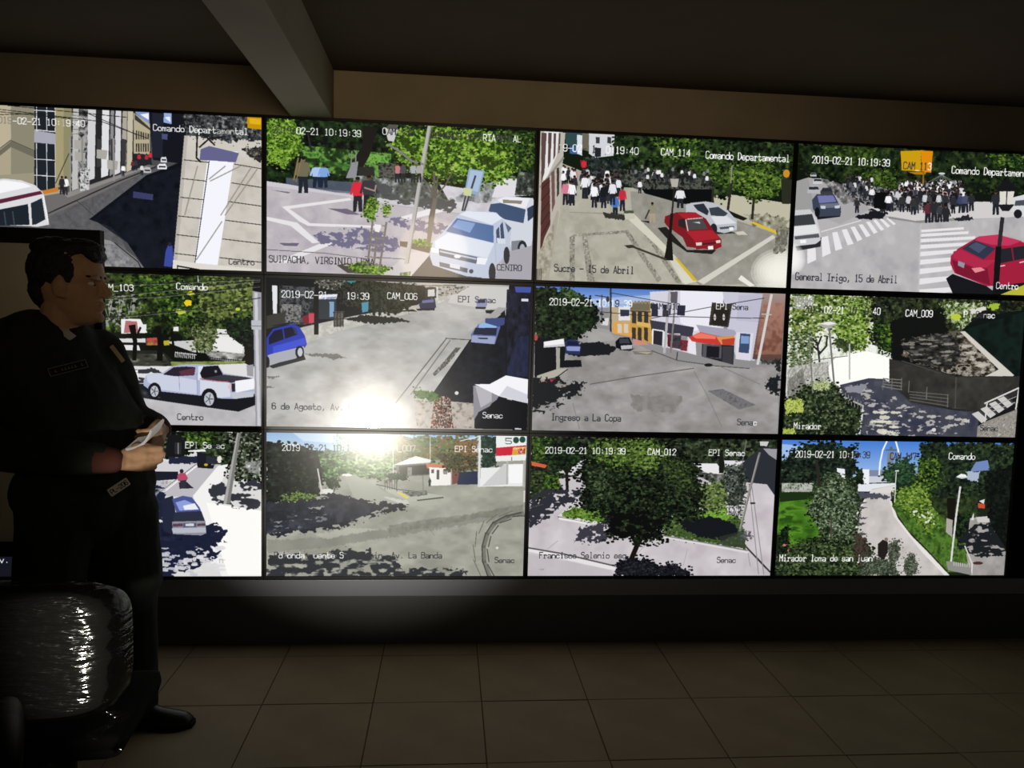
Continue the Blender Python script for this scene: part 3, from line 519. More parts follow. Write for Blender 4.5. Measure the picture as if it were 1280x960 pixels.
def pic_plaza():
    P = Pic([(-612, 5), (991, 55), (991, 903), (-587, 880)], '#b9b7b8', 5); p, l = P.p, P.l
    p('#11150f', -620, 0, 1000, 40, 1000, 560, -620, 560)
    P.fol((-620, 0, 1000, 40, 960, 330, 700, 400, 300, 360, -620, 380), ['#0c100b', '#1c2614', '#35451e', '#5d7030'], 200, 8, 16, 12); P.fol((250, 40, 560, 60, 520, 150, 300, 160), GREEN_M, 60, 10, 12, 12)
    P.fol((430, 160, 620, 150, 640, 260, 520, 320, 440, 260), GREEN_M, 90, 14, 10, 11); P.fol((640, 60, 960, 70, 940, 230, 760, 300, 640, 240), ['#1d2614', '#3a4a22', '#66743a', '#8b9450'], 110, 12, 12, 12)
    P.lace('#8f918b', (-500, 140, 300, 160, 300, 340, -500, 330), 6, .60, 10, 1.5)
    for k in range(16): x = -80 + k*22; l('#b5b5b0', 2.5, x, 170 + (k*37 % 60), x + 30 - (k*23 % 60), 260 + (k*17 % 50))
    P.e('#e8c820', 572, 200, 22, 18, rag=3); P.e('#d8d030', 585, 145, 20, 10, rag=3); P.e('#b8c840', 530, 250, 26, 16, rag=3); P.e('#b8c840', 856, 235, 14, 10)
    # ground of the plaza
    p('#d6d5d6', -600, 400, 330, 402, 330, 425, -600, 425); p('#e2e1e2', -600, 428, 290, 440, 300, 470, -600, 462); p('#23251f', -600, 470, 420, 470, 500, 540, -600, 560); P.tex(['#151712', '#3b3d34', '#77766e'], (-600, 480, 430, 490, 480, 560, -600, 560), g=10, stretch=3)
    p('#c9c8c8', 440, 420, 600, 412, 740, 402, 900, 440, 890, 500, 600, 480); p('#e8e7e6', 720, 360, 800, 380, 890, 450, 880, 490, 740, 470, 690, 430); P.tex(['#3b3d36', '#8f8e88', '#c9c8c4'], (660, 470, 900, 490, 870, 540, 700, 520), g=9, stretch=2)
    p('#e9e8ea', 190, 290, 300, 290, 340, 370, 190, 375); p('#b06a70', 215, 300, 280, 305, 290, 370, 205, 370); p('#e6e5e6', 295, 325, 335, 320, 335, 350, 300, 352)
    p('#b84a44', 335, 400, 395, 396, 398, 428, 330, 430); p('#b8a82e', 432, 415, 466, 412, 466, 440, 434, 442); p('#e4e3e4', 488, 335, 518, 335, 518, 360, 488, 360); P.tex(['#6a2c28', '#a84a40', '#8e8a3e'], (330, 415, 400, 410, 400, 440, 335, 442), g=8)
    p('#ddd', 735, 345, 790, 350, 800, 395, 740, 385); l('#444', 4, 735, 375, 800, 378)
    # trees
    for a, w in (((260, 330, 270, 420, 265, 520), 24), ((400, 340, 415, 420, 410, 520), 34), ((480, 350, 490, 480), 14), ((620, 330, 625, 535), 9), ((668, 400, 668, 540), 9), ((240, 330, 262, 410), 14), ((300, 340, 275, 400), 12), ((-150, 300, -140, 540), 40)): l('#12110f', w, *a)
    P.fol((580, 350, 700, 330, 735, 380, 700, 480, 620, 470), ['#23301a', '#57623a', '#939a70'], 50, 10, 8, 8)
    p('#12120f', 870, 330, 945, 330, 940, 560, 900, 550, 890, 420); P.fol((780, 300, 950, 290, 930, 420, 820, 400), GREEN_D, 50, 10, 10, 10)
    for k in range(11): l('#dddcdc', 4, 500 + k*11, 478 + k*1.2, 498 + k*11, 508 + k)
    l('#e0dfdf', 4, 498, 482, 620, 496)
    for k in range(13): l('#25272a', 4, 700 + k*13, 510 + k, 698 + k*13, 540 + k)
    l('#2a2b2c', 4, 690, 512, 870, 528)
    P.tex(['#54602e', '#808a4a', '#9a9a78'], (470, 535, 900, 530, 890, 560, 480, 562), g=8, stretch=3)
    # street
    p('#dcdadb', -620, 560, 500, 560, 900, 545, 1000, 600, 1000, 680, -620, 700); P.lace('#33353a', (-600, 565, 340, 570, 480, 600, 330, 665, -600, 670), 10, .52, 6, 4.)
    p('#1a1b21', -620, 670, 340, 660, 960, 720, 960, 780, 860, 820, 640, 790, 400, 755, 240, 730, -620, 720); P.tex(['#16171c', '#2a2b33', '#55555c'], (-620, 680, 330, 690, 420, 750, 240, 730, -620, 715), g=10, rag=5)
    P.tex(['#b0aeb2', '#bcbabd', '#c6c4c6'], (-620, 722, 240, 735, 420, 762, 640, 795, 840, 826, 960, 790, 1000, 910, -620, 890), g=40)
    p('#efeff0', 210, 585, 285, 582, 290, 635, 215, 650); l('#a9a8aa', 4, 215, 600, 285, 596); p('#9a9a9e', 905, 555, 945, 550, 945, 620, 910, 615)
    # pick-up
    p('#aab2cc', 318, 640, 335, 610, 425, 600, 480, 560, 560, 550, 625, 548, 745, 556, 775, 600, 948, 628, 950, 700, 850, 748, 760, 745, 640, 728, 420, 705, 345, 690, 318, 670)
    p('#c8cee0', 335, 612, 425, 602, 620, 640, 625, 720, 420, 695, 340, 650); p('#dadfeb', 630, 560, 740, 556, 640, 640, 628, 640)
    p('#2b2430', 428, 608, 490, 566, 560, 562, 614, 566, 608, 612, 500, 618); p('#5a3240', 520, 590, 610, 568, 608, 612, 530, 612); p('#1d1b22', 640, 600, 660, 562, 742, 556, 770, 605, 760, 635, 650, 628); P.e('#8a8f98', 730, 590, 8, 8)
    p('#3b3640', 770, 608, 900, 622, 940, 630, 820, 655, 650, 632); p('#d2d6e2', 640, 640, 810, 655, 815, 735, 760, 740, 640, 720); l('#b06a78', 5, 640, 632, 720, 645, 800, 650); l('#8a90a8', 3, 520, 618, 524, 700); l('#8a90a8', 3, 622, 600, 624, 722)
    p('#eff1f6', 840, 645, 948, 630, 950, 690, 845, 712); p('#2c2a30', 820, 660, 840, 658, 840, 705, 822, 706); p('#c0c4cc', 810, 712, 950, 705, 945, 735, 830, 748); p('#e4b8bc', 800, 668, 818, 664, 818, 690, 802, 690)
    P.e('#1a1a1f', 380, 700, 38, 46); P.e('#b8bcc6', 380, 704, 24, 32); P.e('#1a1a1f', 692, 742, 46, 56); P.e('#b8bcc6', 692, 748, 29, 39)
    for cx, cy, r in ((380, 704, 24), (692, 748, 29)):
        for t in range(5): l('#55565c', 5, cx, cy, cx + r*.8*np.cos(t*1.256), cy + r*np.sin(t*1.256))
    # pole and wires
    p('#9a9aa2', 940, 130, 992, 132, 992, 905, 958, 905); p('#c8c8ce', 950, 140, 968, 140, 985, 900, 968, 900); p('#b8bac2', 932, 298, 992, 300, 992, 352, 934, 350); l('#2b2b30', 3, 934, 330, 990, 332)
    p('#141519', 950, 50, 995, 55, 995, 140, 940, 130)
    for a in ((-600, 250, 300, 140, 985, 70), (-600, 300, 200, 275, 600, 235, 985, 170), (-600, 200, 400, 160, 985, 100), (-600, 130, 985, 60)): l('#2b2b2a', 5, *a); l('#8e8e8a', 2, a[0], a[1] + 8, a[2], a[3] + 8, *([a[4], a[5] + 8] if len(a) > 4 else []))
    l('#c9c9c6', 5, 628, 40, 630, 80)
    P.text('2019-02-21 10:19:40', -480, 70, 23, 36, 'w'); P.text('CAM_103', 62, 90, 29, 38, 'w'); P.text('Comando', 506, 84, 26.5, 40, 'w'); P.text('Centro', 512, 832, 26, 38, 'k')
    return P.finish()

def pic_agosto():
    P = Pic([(31, 26), (1240, 64), (1221, 722), (31, 705)], '#aaa9a6', 6); p, l = P.p, P.l
    P.tex(['#a19f9b', '#adaba8', '#b6b4b1', '#c2c0bd'], (31, 280, 720, 160, 900, 60, 1200, 60, 1240, 722, 31, 705), g=26, stretch=2)
    P.tex(['#c2bfb6', '#b4b1a9', '#cfccc4'], (160, 250, 420, 200, 900, 90, 980, 80, 720, 180, 360, 270, 200, 330), g=14)
    p('#c9c7c4', 900, 62, 1180, 70, 1140, 160, 1040, 170, 860, 140)
    # shopfronts at left and far end
    p('#1a1b1d', 31, 20, 500, 40, 720, 60, 900, 60, 720, 150, 430, 200, 200, 250, 31, 300); P.tex(['#141517', '#2b2d30', '#55575a', '#1b1c1e'], (90, 60, 250, 70, 240, 240, 90, 240), g=9)
    p('#e2e2e6', 55, 60, 80, 62, 78, 190, 60, 190); P.tex(['#3a3a3c', '#8c8a88', '#23242a'], (95, 145, 190, 150, 185, 230, 95, 230), g=6); p('#c8485a', 222, 190, 248, 188, 248, 232, 225, 234); p('#7a2430', 195, 200, 222, 196, 222, 235, 198, 238)
    p('#33393c', 270, 95, 350, 100, 350, 215, 265, 215); p('#7f9fc0', 318, 135, 340, 135, 338, 205, 318, 205); p('#e4e6ea', 250, 105, 355, 100, 350, 122, 252, 126); p('#8794b8', 262, 118, 350, 112, 350, 120, 262, 126); p('#2f8f8a', 385, 38, 440, 40, 436, 62, 390, 60)
    P.fol((370, 40, 720, 55, 700, 160, 600, 195, 520, 185, 380, 150), ['#0d0f0d', '#20241d', '#3c4034', '#1a1d18'], 60, 10, 9); P.fol((250, 30, 400, 36, 360, 80, 260, 75), ['#1c1d18', '#4b4c42', '#a5a49a'], 30, 8, 6)
    for x in (518, 545, 585): l('#23241f', 12, x, 120, x + 4, 195)
    p('#4f90a8', 465, 140, 498, 135, 495, 180, 468, 185); p('#c9c4b8', 800, 62, 905, 65, 900, 100, 812, 120); P.tex(['#77746e', '#b9b5ac', '#35353a'], (750, 62, 960, 66, 900, 100, 800, 120), g=6); l('#cfcfcf', 7, 812, 70, 812, 125)
    p('#22231f', 380, 215, 480, 195, 640, 210, 690, 225, 520, 238, rag=4); p('#23241f', 600, 180, 700, 170, 720, 180)
    l('#1d1c19', 20, 260, 60, 258, 280); P.tex(['#6a6761', '#45433f'], (340, 180, 385, 178, 382, 248, 342, 250), g=4)
    for k in range(4): l('#35332f', 4, 340 + k*14, 180, 340 + k*14, 250)
    l('#35332f', 4, 335, 185, 388, 183); l('#35332f', 4, 335, 215, 388, 213); p('#3b3a35', 31, 200, 120, 180, 110, 240, 31, 260)
    p('#2c2e4a', 728, 150, 745, 125, 800, 118, 806, 160, 795, 172, 735, 170); p('#6a6f9a', 742, 130, 795, 124, 795, 138, 742, 142); p('#1a1b22', 715, 168, 800, 165, 800, 175, 720, 176); p('#2c2c30', 755, 95, 762, 70, 805, 68, 806, 118, 755, 120); p('#cfcdc8', 768, 80, 800, 78, 800, 110, 768, 112)
    # small traffic, parked cars
    p('#8d90b8', 990, 125, 1035, 120, 1040, 150, 1030, 165, 990, 160); p('#32364e', 998, 128, 1030, 126, 1032, 140, 996, 142); p('#2a2c34', 985, 158, 1035, 160, 1030, 170, 988, 168)
    p('#14161e', 1140, 60, 1240, 64, 1222, 720, 1100, 480, 1130, 180); P.tex(['#10121a', '#1b1e2c', '#262a3c'], (1130, 80, 1240, 70, 1225, 480, 1110, 470), g=18, stretch=.5); p('#43539c', 1165, 66, 1240, 68, 1238, 95, 1170, 92); p('#d8dae0', 1195, 122, 1228, 122, 1228, 134, 1196, 134); p('#2a3054', 1180, 300, 1230, 290, 1225, 480, 1120, 470, al=.5)
    p('#1f222c', 1030, 175, 1120, 170, 1120, 195, 1035, 188)
    p('#12151d', 770, 585, 960, 310, 1120, 180, 1130, 250, 1130, 700, 975, 715, 860, 600); P.tex(['#0d1017', '#161a24', '#1f2430'], (780, 585, 960, 320, 1120, 300, 1130, 700, 975, 715, 870, 600), g=16, al=.8)
    p('#a6a4a2', 1090, 160, 1130, 165, 960, 310, 930, 300)
    p('#5b6a9e', 965, 285, 1000, 238, 1080, 232, 1100, 250, 1075, 330, 970, 322); p('#8fb4e0', 1002, 240, 1030, 228, 1095, 232, 1075, 262, 1000, 258); p('#20263c', 985, 255, 1085, 255, 1080, 290, 975, 285); p('#97a0c0', 970, 290, 1080, 295, 1072, 330, 965, 320); p('#3b4a7c', 1030, 212, 1120, 208, 1118, 240, 1090, 250, 1030, 232); l('#1c2030', 6, 1000, 302, 1040, 304)
    # kerb lines
    l('#55534f', 5, 850, 308, 620, 600, al=.9); l('#74716d', 5, 870, 312, 690, 560); l('#55534f', 4, 850, 303, 960, 310); P.tex(['#77746e', '#4d4b48', '#a3a19d'], (895, 345, 920, 345, 860, 420, 800, 475, 790, 465, 850, 400), g=5)
    for a in ((200, 372, 350, 375, 400, 395, 300, 390, 240, 384), (31, 475, 100, 478, 40, 488), (31, 520, 70, 525, 35, 532), (310, 390, 380, 388, 340, 402)): p('#5a5853', *a, al=.7, rag=3)
    # blue mpv
    p('#2c2d30', 40, 430, 200, 375, 210, 400, 60, 440); p('#2b3aa8', 31, 300, 60, 260, 150, 236, 180, 250, 205, 290, 215, 330, 190, 370, 165, 395, 40, 420, 31, 440); p('#3d50cc', 60, 340, 205, 300, 212, 330, 60, 372); p('#a8aab4', 36, 380, 60, 372, 200, 338, 205, 350, 165, 395, 40, 425)
    p('#12162c', 40, 300, 65, 268, 145, 250, 172, 285, 40, 332); l('#2b3aa8', 6, 105, 258, 112, 305); p('#2b3464', 150, 250, 165, 256, 175, 285, 160, 282); l('#23242a', 6, 60, 246, 150, 230)
    P.e('#1a1b20', 182, 366, 20, 30); P.e('#c2c4cc', 184, 366, 12, 20); P.e('#1a1b20', 36, 412, 8, 26)
    # awning, stall goods, flowers
    p('#b9b4ae', 860, 590, 985, 600, 980, 714, 860, 712); P.tex(['#6a6259', '#b5aa9f', '#c2b8ae'], (700, 585, 985, 600, 980, 714, 720, 712), g=10, al=.8)
    P.tex(['#1a1712', '#8a3420', '#d8d4cc', '#2a2a20', '#6a3a24'], (800, 570, 870, 565, 885, 714, 780, 714), g=7, gain=2.4); P.fol((700, 540, 790, 545, 830, 580, 780, 590, 710, 570), ['#23401c', '#4a7a34', '#7a5a34'], 20, 6, 7)
    p('#8d8b92', 975, 520, 1000, 515, 1095, 560, 1075, 600, 1000, 640, 978, 680); p('#b4b2b8', 985, 520, 1060, 540, 1060, 590, 1010, 620); p('#f2f2f6', 980, 512, 1050, 512, 1125, 472, 1226, 490, 1224, 600, 1180, 590, 1095, 568); p('#cfcfd8', 1095, 565, 1130, 520, 1224, 560, 1224, 600)
    p('#0c0f16', 1060, 600, 1095, 575, 1224, 602, 1222, 722, 985, 716); P.e('#d8d8d8', 900, 553, 9, 9); p('#c9cbd0', 1165, 712, 1195, 714, 1195, 720, 1165, 720)
    P.text('2019-02-21 10:19:39', 100, 84, 20.9, 31, 'wwwwwwwwwwk.kkwwwww'); P.text('CAM_006', 584, 94, 20, 30, 'w'); P.text('EPI Senac', 908, 110, 19.8, 28, 'k'); P.text('6 de Agosto, Av. Los Sauces', 56, 598, 20.5, 30, 'k'); P.text('Senac', 1020, 640, 19.5, 29, 'w')
    return P.finish()

def pic_copa():
    P = Pic([(57, 29), (1231, 65), (1194, 724), (37, 706)], '#8f8c8e', 7); p, l = P.p, P.l
    P.grad('#4a74c4', '#a8bfe4', (57, 20, 700, 45, 700, 130, 300, 130, 57, 100)); p('#c8d6ee', 300, 90, 600, 70, 600, 110, 330, 115, al=.5)
    # street
    P.tex(['#85827f', '#908d8b', '#9a9796', '#a5a2a0'], (200, 210, 440, 260, 700, 380, 1200, 410, 1194, 724, 37, 706, 37, 460), g=30, stretch=1.6); p('#a9a7a4', 300, 215, 400, 235, 430, 280, 300, 300, al=.6)
    P.tex(['#7d7a77', '#8d8a86'], (500, 540, 740, 550, 720, 620, 520, 610), g=14, rag=8); p('#7b756e', 510, 335, 610, 335, 600, 352, 520, 350); p('#b5a88c', 530, 338, 600, 340, 580, 348)
    # house row far
    p('#d5d4d2', 370, 180, 400, 178, 395, 215, 360, 210); p('#b9a888', 400, 125, 500, 130, 500, 240, 405, 240); p('#e0dede', 445, 125, 500, 128, 500, 190, 445, 190); p('#34384a', 452, 138, 496, 140, 494, 170, 454, 170); p('#d8a050', 420, 195, 520, 205, 515, 270, 415, 250)
    for x in (440, 470): p('#cfc8bc', x, 205, x + 20, 208, x + 20, 250, x, 248)
    p('#c49a4a', 500, 105, 590, 100, 605, 110, 605, 300, 535, 280, 500, 240); p('#6f6a58', 500, 108, 592, 103, 592, 145, 500, 142)
    for k in range(6): p('#8a8470', 503 + k*16, 98, 513 + k*16, 98, 513 + k*16, 112, 503 + k*16, 112)
    for x in (508, 535, 565): p('#35363c', x, 148, x + 20, 150, x + 20, 205, x, 202); p('#3d3630', x, 222, x + 18, 225, x + 18, 290, x, 280)
    p('#d8b060', 530, 195, 600, 205, 600, 225, 530, 212); p('#c98a7a', 510, 275, 570, 290, 590, 305, 520, 305); l('#3b3834', 5, 500, 145, 600, 150)
    # white corner building
    p('#d2d0dc', 592, 55, 740, 48, 935, 55, 940, 250, 780, 260, 800, 350, 760, 340, 605, 300); p('#e9e8f2', 735, 50, 940, 56, 930, 220, 800, 240, 735, 200); p('#c5c4d4', 935, 55, 1125, 65, 1085, 380, 1000, 370, 960, 250); p('#b0aec6', 1010, 70, 1125, 65, 1105, 200, 1000, 190, al=.5)
    for a in ((600, 112, 630, 112, 630, 172, 600, 170), (655, 115, 690, 117, 690, 165, 655, 163), (722, 118, 760, 120, 756, 168, 720, 165)): p('#2c2f40', *a)
    p('#3a3530', 885, 105, 980, 112, 962, 222, 870, 212); p('#28241f', 895, 130, 968, 136, 955, 215, 880, 208)
    for x in (898, 940): P.e('#c9c6c0', x, 175, 6, 16)
    p('#3c3a48', 592, 188, 700, 205, 800, 222, 790, 270, 600, 236); p('#2a2a30', 610, 236, 652, 240, 650, 310, 608, 300); p('#e2e0e8', 652, 240, 672, 244, 668, 335, 652, 325); l('#ecebf0', 6, 605, 300, 605, 232, 655, 240)
    p('#5a2428', 675, 255, 700, 258, 700, 320, 675, 312); p('#33353c', 700, 240, 740, 245, 738, 325, 700, 318); p('#8e1f28', 735, 280, 772, 285, 766, 335, 735, 330); p('#c9c6cc', 705, 250, 735, 252, 735, 262, 705, 260); P.tex(['#1b1c22', '#4a4c55', '#7a3a3c'], (680, 250, 770, 262, 765, 330, 690, 320), g=6, al=.5)
    p('#e4e2ea', 775, 285, 805, 250, 812, 375, 772, 365); p('#a3a0b4', 810, 210, 990, 235, 1000, 250, 985, 270, 830, 250)
    p('#c83a34', 775, 268, 830, 245, 905, 262, 930, 305, 860, 300, 790, 288); p('#e87a62', 790, 262, 830, 248, 905, 264, 900, 278, 810, 275); p('#d89050', 905, 268, 990, 262, 992, 290, 930, 305); p('#b8402c', 930, 280, 992, 272, 990, 305, 935, 308)
    p('#25252a', 838, 300, 990, 308, 985, 398, 835, 385); p('#55555c', 842, 300, 930, 305, 928, 370, 840, 362); p('#1b1b20', 860, 310, 920, 314, 918, 366, 858, 362); p('#3a3a40', 935, 312, 985, 312, 980, 395, 933, 390)
    p('#d8d6e0', 1000, 245, 1080, 250, 1065, 380, 995, 372); p('#3b4c6c', 1018, 250, 1065, 254, 1058, 345, 1010, 340); p('#7f9cc8', 1022, 262, 1060, 265, 1058, 300, 1020, 298)
    P.grad('#a08a84', '#5c4038', (1125, 62, 1231, 66, 1212, 380, 1075, 372)); P.tex(['#8a5440', '#b07a64', '#7a4434'], (1130, 100, 1225, 110, 1210, 350, 1085, 350), g=24, al=.55)  # brown end wall, with a reddish lens-flare tint painted into it
    p('#8e8b8c', 610, 310, 760, 340, 990, 400, 1180, 375, 1190, 400, 1060, 415, 900, 405, 720, 380, 600, 330); l('#55524f', 4, 600, 332, 720, 378, 900, 404, 1060, 416)
    P.e('#1f1f22', 868, 400, 20, 8); P.tex(['#2b2a28', '#5a5854'], (1110, 375, 1190, 372, 1190, 395, 1120, 395), g=8, rag=5)
    # poles
    l('#b5b2b4', 12, 685, 52, 660, 340); l('#7d7a7c', 8, 716, 55, 690, 340); p('#5c5a60', 690, 55, 724, 56, 720, 110, 690, 108); p('#3a3a40', 652, 140, 682, 142, 680, 170, 652, 168); l('#4a484a', 6, 722, 340, 718, 375); l('#d0cdcc', 13, 1165, 70, 1135, 220, 1100, 395); l('#c0bdbc', 5, 1120, 160, 1165, 163)
    l('#34343a', 8, 408, 40, 408, 240); l('#55555c', 5, 366, 70, 366, 205); l('#34343a', 4, 335, 72, 400, 82); P.e('#3b3c40', 394, 90, 8, 14)
    for a in ((57, 125, 600, 170, 1130, 180), (600, 180, 860, 130, 1130, 85), (408, 60, 690, 110)): l('#2b2a2e', 3, *a)
    # left trees, cars, kiosk
    P.fol((50, 30, 150, 40, 170, 60, 210, 40, 270, 70, 340, 120, 360, 180, 310, 240, 230, 290, 60, 320), ['#080c09', '#141c14', '#22301e', '#38482a'], 120, 8, 12, 8); P.fol((170, 45, 230, 42, 270, 80, 220, 110), ['#1b2a18', '#3b5230', '#5f7746'], 30, 6, 9)
    p('#17171b', 50, 270, 200, 280, 190, 380, 200, 400, 50, 460); P.e('#b04a40', 56, 270, 9, 16)
    p('#1d1e22', 270, 295, 360, 290, 440, 320, 400, 350, 250, 360, 200, 345, rag=3); p('#2a3158', 190, 290, 215, 278, 255, 285, 268, 320, 262, 350, 195, 345); p('#8c98c8', 200, 312, 265, 312, 262, 335, 200, 332); p('#1a1f38', 205, 288, 250, 290, 258, 308, 200, 306)
    p('#c9c9cd', 92, 292, 188, 275, 192, 312, 92, 318); p('#eeeef0', 95, 290, 185, 276, 188, 300, 95, 310); l('#a7a59f', 6, 155, 318, 155, 420); p('#a3a096', 150, 318, 170, 318, 168, 420, 152, 420); p('#17181c', 172, 378, 268, 376, 272, 408, 175, 412)
    p('#b0aca0', 60, 450, 150, 420, 205, 415, 200, 432, 150, 460, 70, 468); l('#33312d', 5, 205, 420, 150, 460, 100, 470); p('#c02c48', 42, 490, 150, 462, 150, 475, 45, 506)
    p('#1d2022', 37, 475, 120, 485, 170, 505, 150, 550, 80, 590, 37, 605, rag=8); P.lace('#1d2022', (37, 455, 200, 470, 310, 488, 260, 530, 210, 570, 120, 615, 37, 625), 9, .42, 12, 1.8); P.lace('#1d2022', (1120, 490, 1205, 440, 1202, 540, 1150, 530), 8, .36, 9, 1.5); P.fol((1185, 380, 1210, 370, 1205, 430, 1185, 425), ['#1b1d1b', '#33382c'], 10, 6, 6)
    p('#14151a', 430, 290, 450, 270, 495, 270, 510, 300, 510, 325, 460, 328, 432, 318); p('#b9b6bc', 455, 308, 510, 305, 508, 328, 458, 330); p('#3a3d48', 450, 275, 490, 275, 500, 298, 448, 298); p('#2c2b2b', 440, 328, 520, 322, 500, 334)
    # road patch, seams
    P.tex(['#6c6a6c', '#767476', '#5e5c5e'], (865, 522, 935, 512, 1090, 588, 1012, 610), g=6); l('#5d5a58', 4, 310, 490, 520, 455, 800, 415); l('#6d6a68', 4, 800, 430, 860, 540, 930, 690, al=.5); l('#7a7674', 4, 930, 410, 1110, 490, al=.8); l('#6d6a68', 4, 230, 580, 260, 700, al=.5)
    P.text('2019-02-21 10:19:39', 122, 86, 20.3, 31, 'wwwwwwwwwwwwwwwk.www'); P.text('CAM_010', 598, 108, 20, 28, 'kkk.kkk'); P.text('EPI Senac', 906, 108, 19.5, 29, 'wwwwkkkkg'); P.text('Ingreso a La Copa', 130, 628, 19.4, 32, 'k'); P.text('Senac', 1005, 654, 19.6, 30, 'kkkkw')
    return P.finish()

def pic_mirador():
    P = Pic([(74, 31), (1290, 68), (1233, 771), (33, 753)], '#16181a', 8); p, l = P.p, P.l
    p('#d9dad6', 70, 20, 600, 40, 600, 500, 50, 560); P.tex(['#c9cfbe', '#eef0ea', '#a9b492'], (70, 20, 560, 40, 590, 330, 60, 400), g=14)
    P.fol((74, 25, 520, 40, 540, 110, 470, 200, 330, 190, 190, 230, 80, 280), ['#26361a', '#546a2e', '#8a9a52', '#ccd2b0'], 260, 14, 10, 9); P.fol((320, 90, 440, 70, 490, 240, 440, 330, 380, 320, 310, 260), ['#243616', '#506c26', '#86a044', '#b4c480'], 140, 12, 9, 8)
    P.fol((80, 250, 200, 230, 180, 400, 70, 410), ['#23301a', '#4f5f34', '#8e9878', '#d0d2c8'], 90, 10, 8, 8); P.fol((300, 260, 420, 290, 400, 330, 320, 320), ['#26301e', '#4c5a34'], 40, 10, 8); P.tex(['#e4e4dc', '#8a8f7c', '#fafaf4'], (90, 40, 200, 44, 190, 100, 100, 110), g=7)
    for a in ((225, 380, 215, 290, 190, 260), (225, 340, 260, 300, 265, 250), (215, 300, 235, 250), (225, 330, 195, 300)): l('#2c2a28', 9, *a)
    p('#fdfdf8', 262, 420, 310, 355, 470, 325, 586, 360, 586, 470, 470, 470, 300, 500); p('#f8f8f4', 300, 480, 460, 470, 470, 495, 320, 505)
    P.tex(['#a9a8a0', '#c9c8c0', '#8b8a84', '#dcdbd4'], (60, 420, 110, 400, 270, 380, 275, 480, 160, 530, 55, 570), g=9, stretch=.4); P.tex(['#2c2c2a', '#77766f'], (60, 480, 140, 410, 160, 540, 60, 580), g=8, stretch=.3, al=.5)
    l('#6a6a66', 4, 100, 385, 370, 350); l('#b9b9b4', 8, 380, 290, 380, 470)
    # dark canopy over the wall
    P.fol((490, 40, 1290, 60, 1290, 130, 1000, 120, 900, 300, 600, 360, 500, 280), ['#0b0e0d', '#181d17', '#2c3320', '#48522e'], 160, 10, 14, 9); P.fol((500, 190, 640, 170, 660, 300, 560, 330), GREEN_M, 60, 12, 10, 8); p('#101211', 590, 170, 860, 100, 900, 300, 820, 420, 600, 370, rag=6)
    P.fol((850, 70, 1080, 80, 960, 220, 880, 160), ['#1c2418', '#4f5f2c', '#99a87a', '#d2d8c4'], 60, 10, 9); P.e('#b8c840', 928, 150, 26, 16, rag=4); P.e('#9cb838', 1125, 95, 30, 18, rag=5)
    P.lace('#5c564c', (640, 270, 960, 215, 1160, 440, 860, 440, 700, 380), 8, .55, 6, 2.5); P.tex(['#120f0d', '#2c2721', '#5c554c', '#a59e92', '#1c1814'], (880, 300, 960, 220, 1050, 300, 1160, 440, 1000, 462, 860, 440, 780, 390, 640, 350, 700, 270, 800, 240), g=9, stretch=1.8, rag=6); P.tex(['#111212', '#2a2927', '#5e5b55'], (640, 270, 900, 230, 960, 330, 900, 420, 700, 380), g=8, stretch=2.2, rag=8)
    P.dapple('#c4beb2', (900, 200, 980, 180, 1170, 420, 1060, 450), 40, 22, 7, .8); P.dapple('#9a958a', (660, 280, 900, 240, 900, 400, 740, 380), 40, 26, 5, .7)
    p('#0d1412', 960, 215, 1050, 150, 1290, 110, 1290, 460, 1230, 455, 1120, 370); P.tex(['#0a100f', '#12201c', '#0d1614'], (970, 215, 1290, 120, 1290, 450, 1230, 450, 1110, 360), g=40); p('#cfcac0', 950, 225, 975, 222, 1230, 450, 1215, 460, 1080, 455, 1150, 420); p('#d8d4cc', 1000, 110, 1090, 95, 1085, 115, 1010, 135, rag=4)
    # retaining wall
    p('#2e2d2b', 585, 365, 760, 400, 930, 455, 1290, 455, 1270, 540, 1050, 640, 920, 625, 700, 590, 585, 530); p('#3a3936', 925, 460, 1180, 460, 1170, 560, 1040, 620, 910, 625); P.tex(['#262523', '#33322f', '#413f3c'], (585, 370, 930, 460, 1260, 460, 1050, 630, 700, 590, 585, 530), g=30, al=.7); l('#4d4b47', 6, 930, 460, 925, 620); l('#4a4845', 4, 650, 375, 850, 440)
    # path with sun flecks
    p('#3c3e4a', 330, 500, 480, 465, 560, 470, 700, 590, 920, 630, 1050, 640, 1040, 768, 410, 760, 450, 610, 350, 560); P.tex(['#35374a', '#40424e', '#4d4f5c'], (330, 505, 480, 470, 560, 480, 700, 600, 1040, 650, 1035, 768, 410, 760, 450, 610), g=30)
    P.lace('#a9a6a4', (430, 490, 560, 490, 650, 600, 1010, 670, 1000, 760, 470, 765, 450, 620), 9, .66, 4, 2.2); P.dapple('#b9b6b2', (430, 500, 560, 500, 640, 600, 1000, 680, 980, 740, 480, 750, 460, 620), 46, 20, 6, .9); P.dapple('#dcd8c8', (500, 640, 680, 630, 660, 760, 500, 750), 26, 26, 9, .9); p('#8b8c96', 350, 510, 480, 490, 440, 540, 370, 540, rag=4)
    P.e('#d8d4cc', 815, 732, 12, 9, rag=2); P.e('#c2bdb4', 985, 684, 16, 9, rag=3)
    # railings
    for k in range(4): l('#77756f', 5, 555, 468 + k*14, 650, 474 + k*17); l('#5f5d59', 5, 690, 535 + k*14, 890, 552 + k*19)
    for x in (555, 600, 650, 688, 780, 888): l('#6a6863', 5, x, 466 + max(0, x - 650)*.35, x - 4, 525 + max(0, x - 650)*.38)
    l('#b4b2ac', 8, 300, 490, 355, 565, 450, 608, 440, 660, 415, 755)
    for k in range(9): x = 310 + k*16; l('#8e8c86', 4, x, 500 + k*14 - max(0, k - 3)*5, x, 580 + k*12)
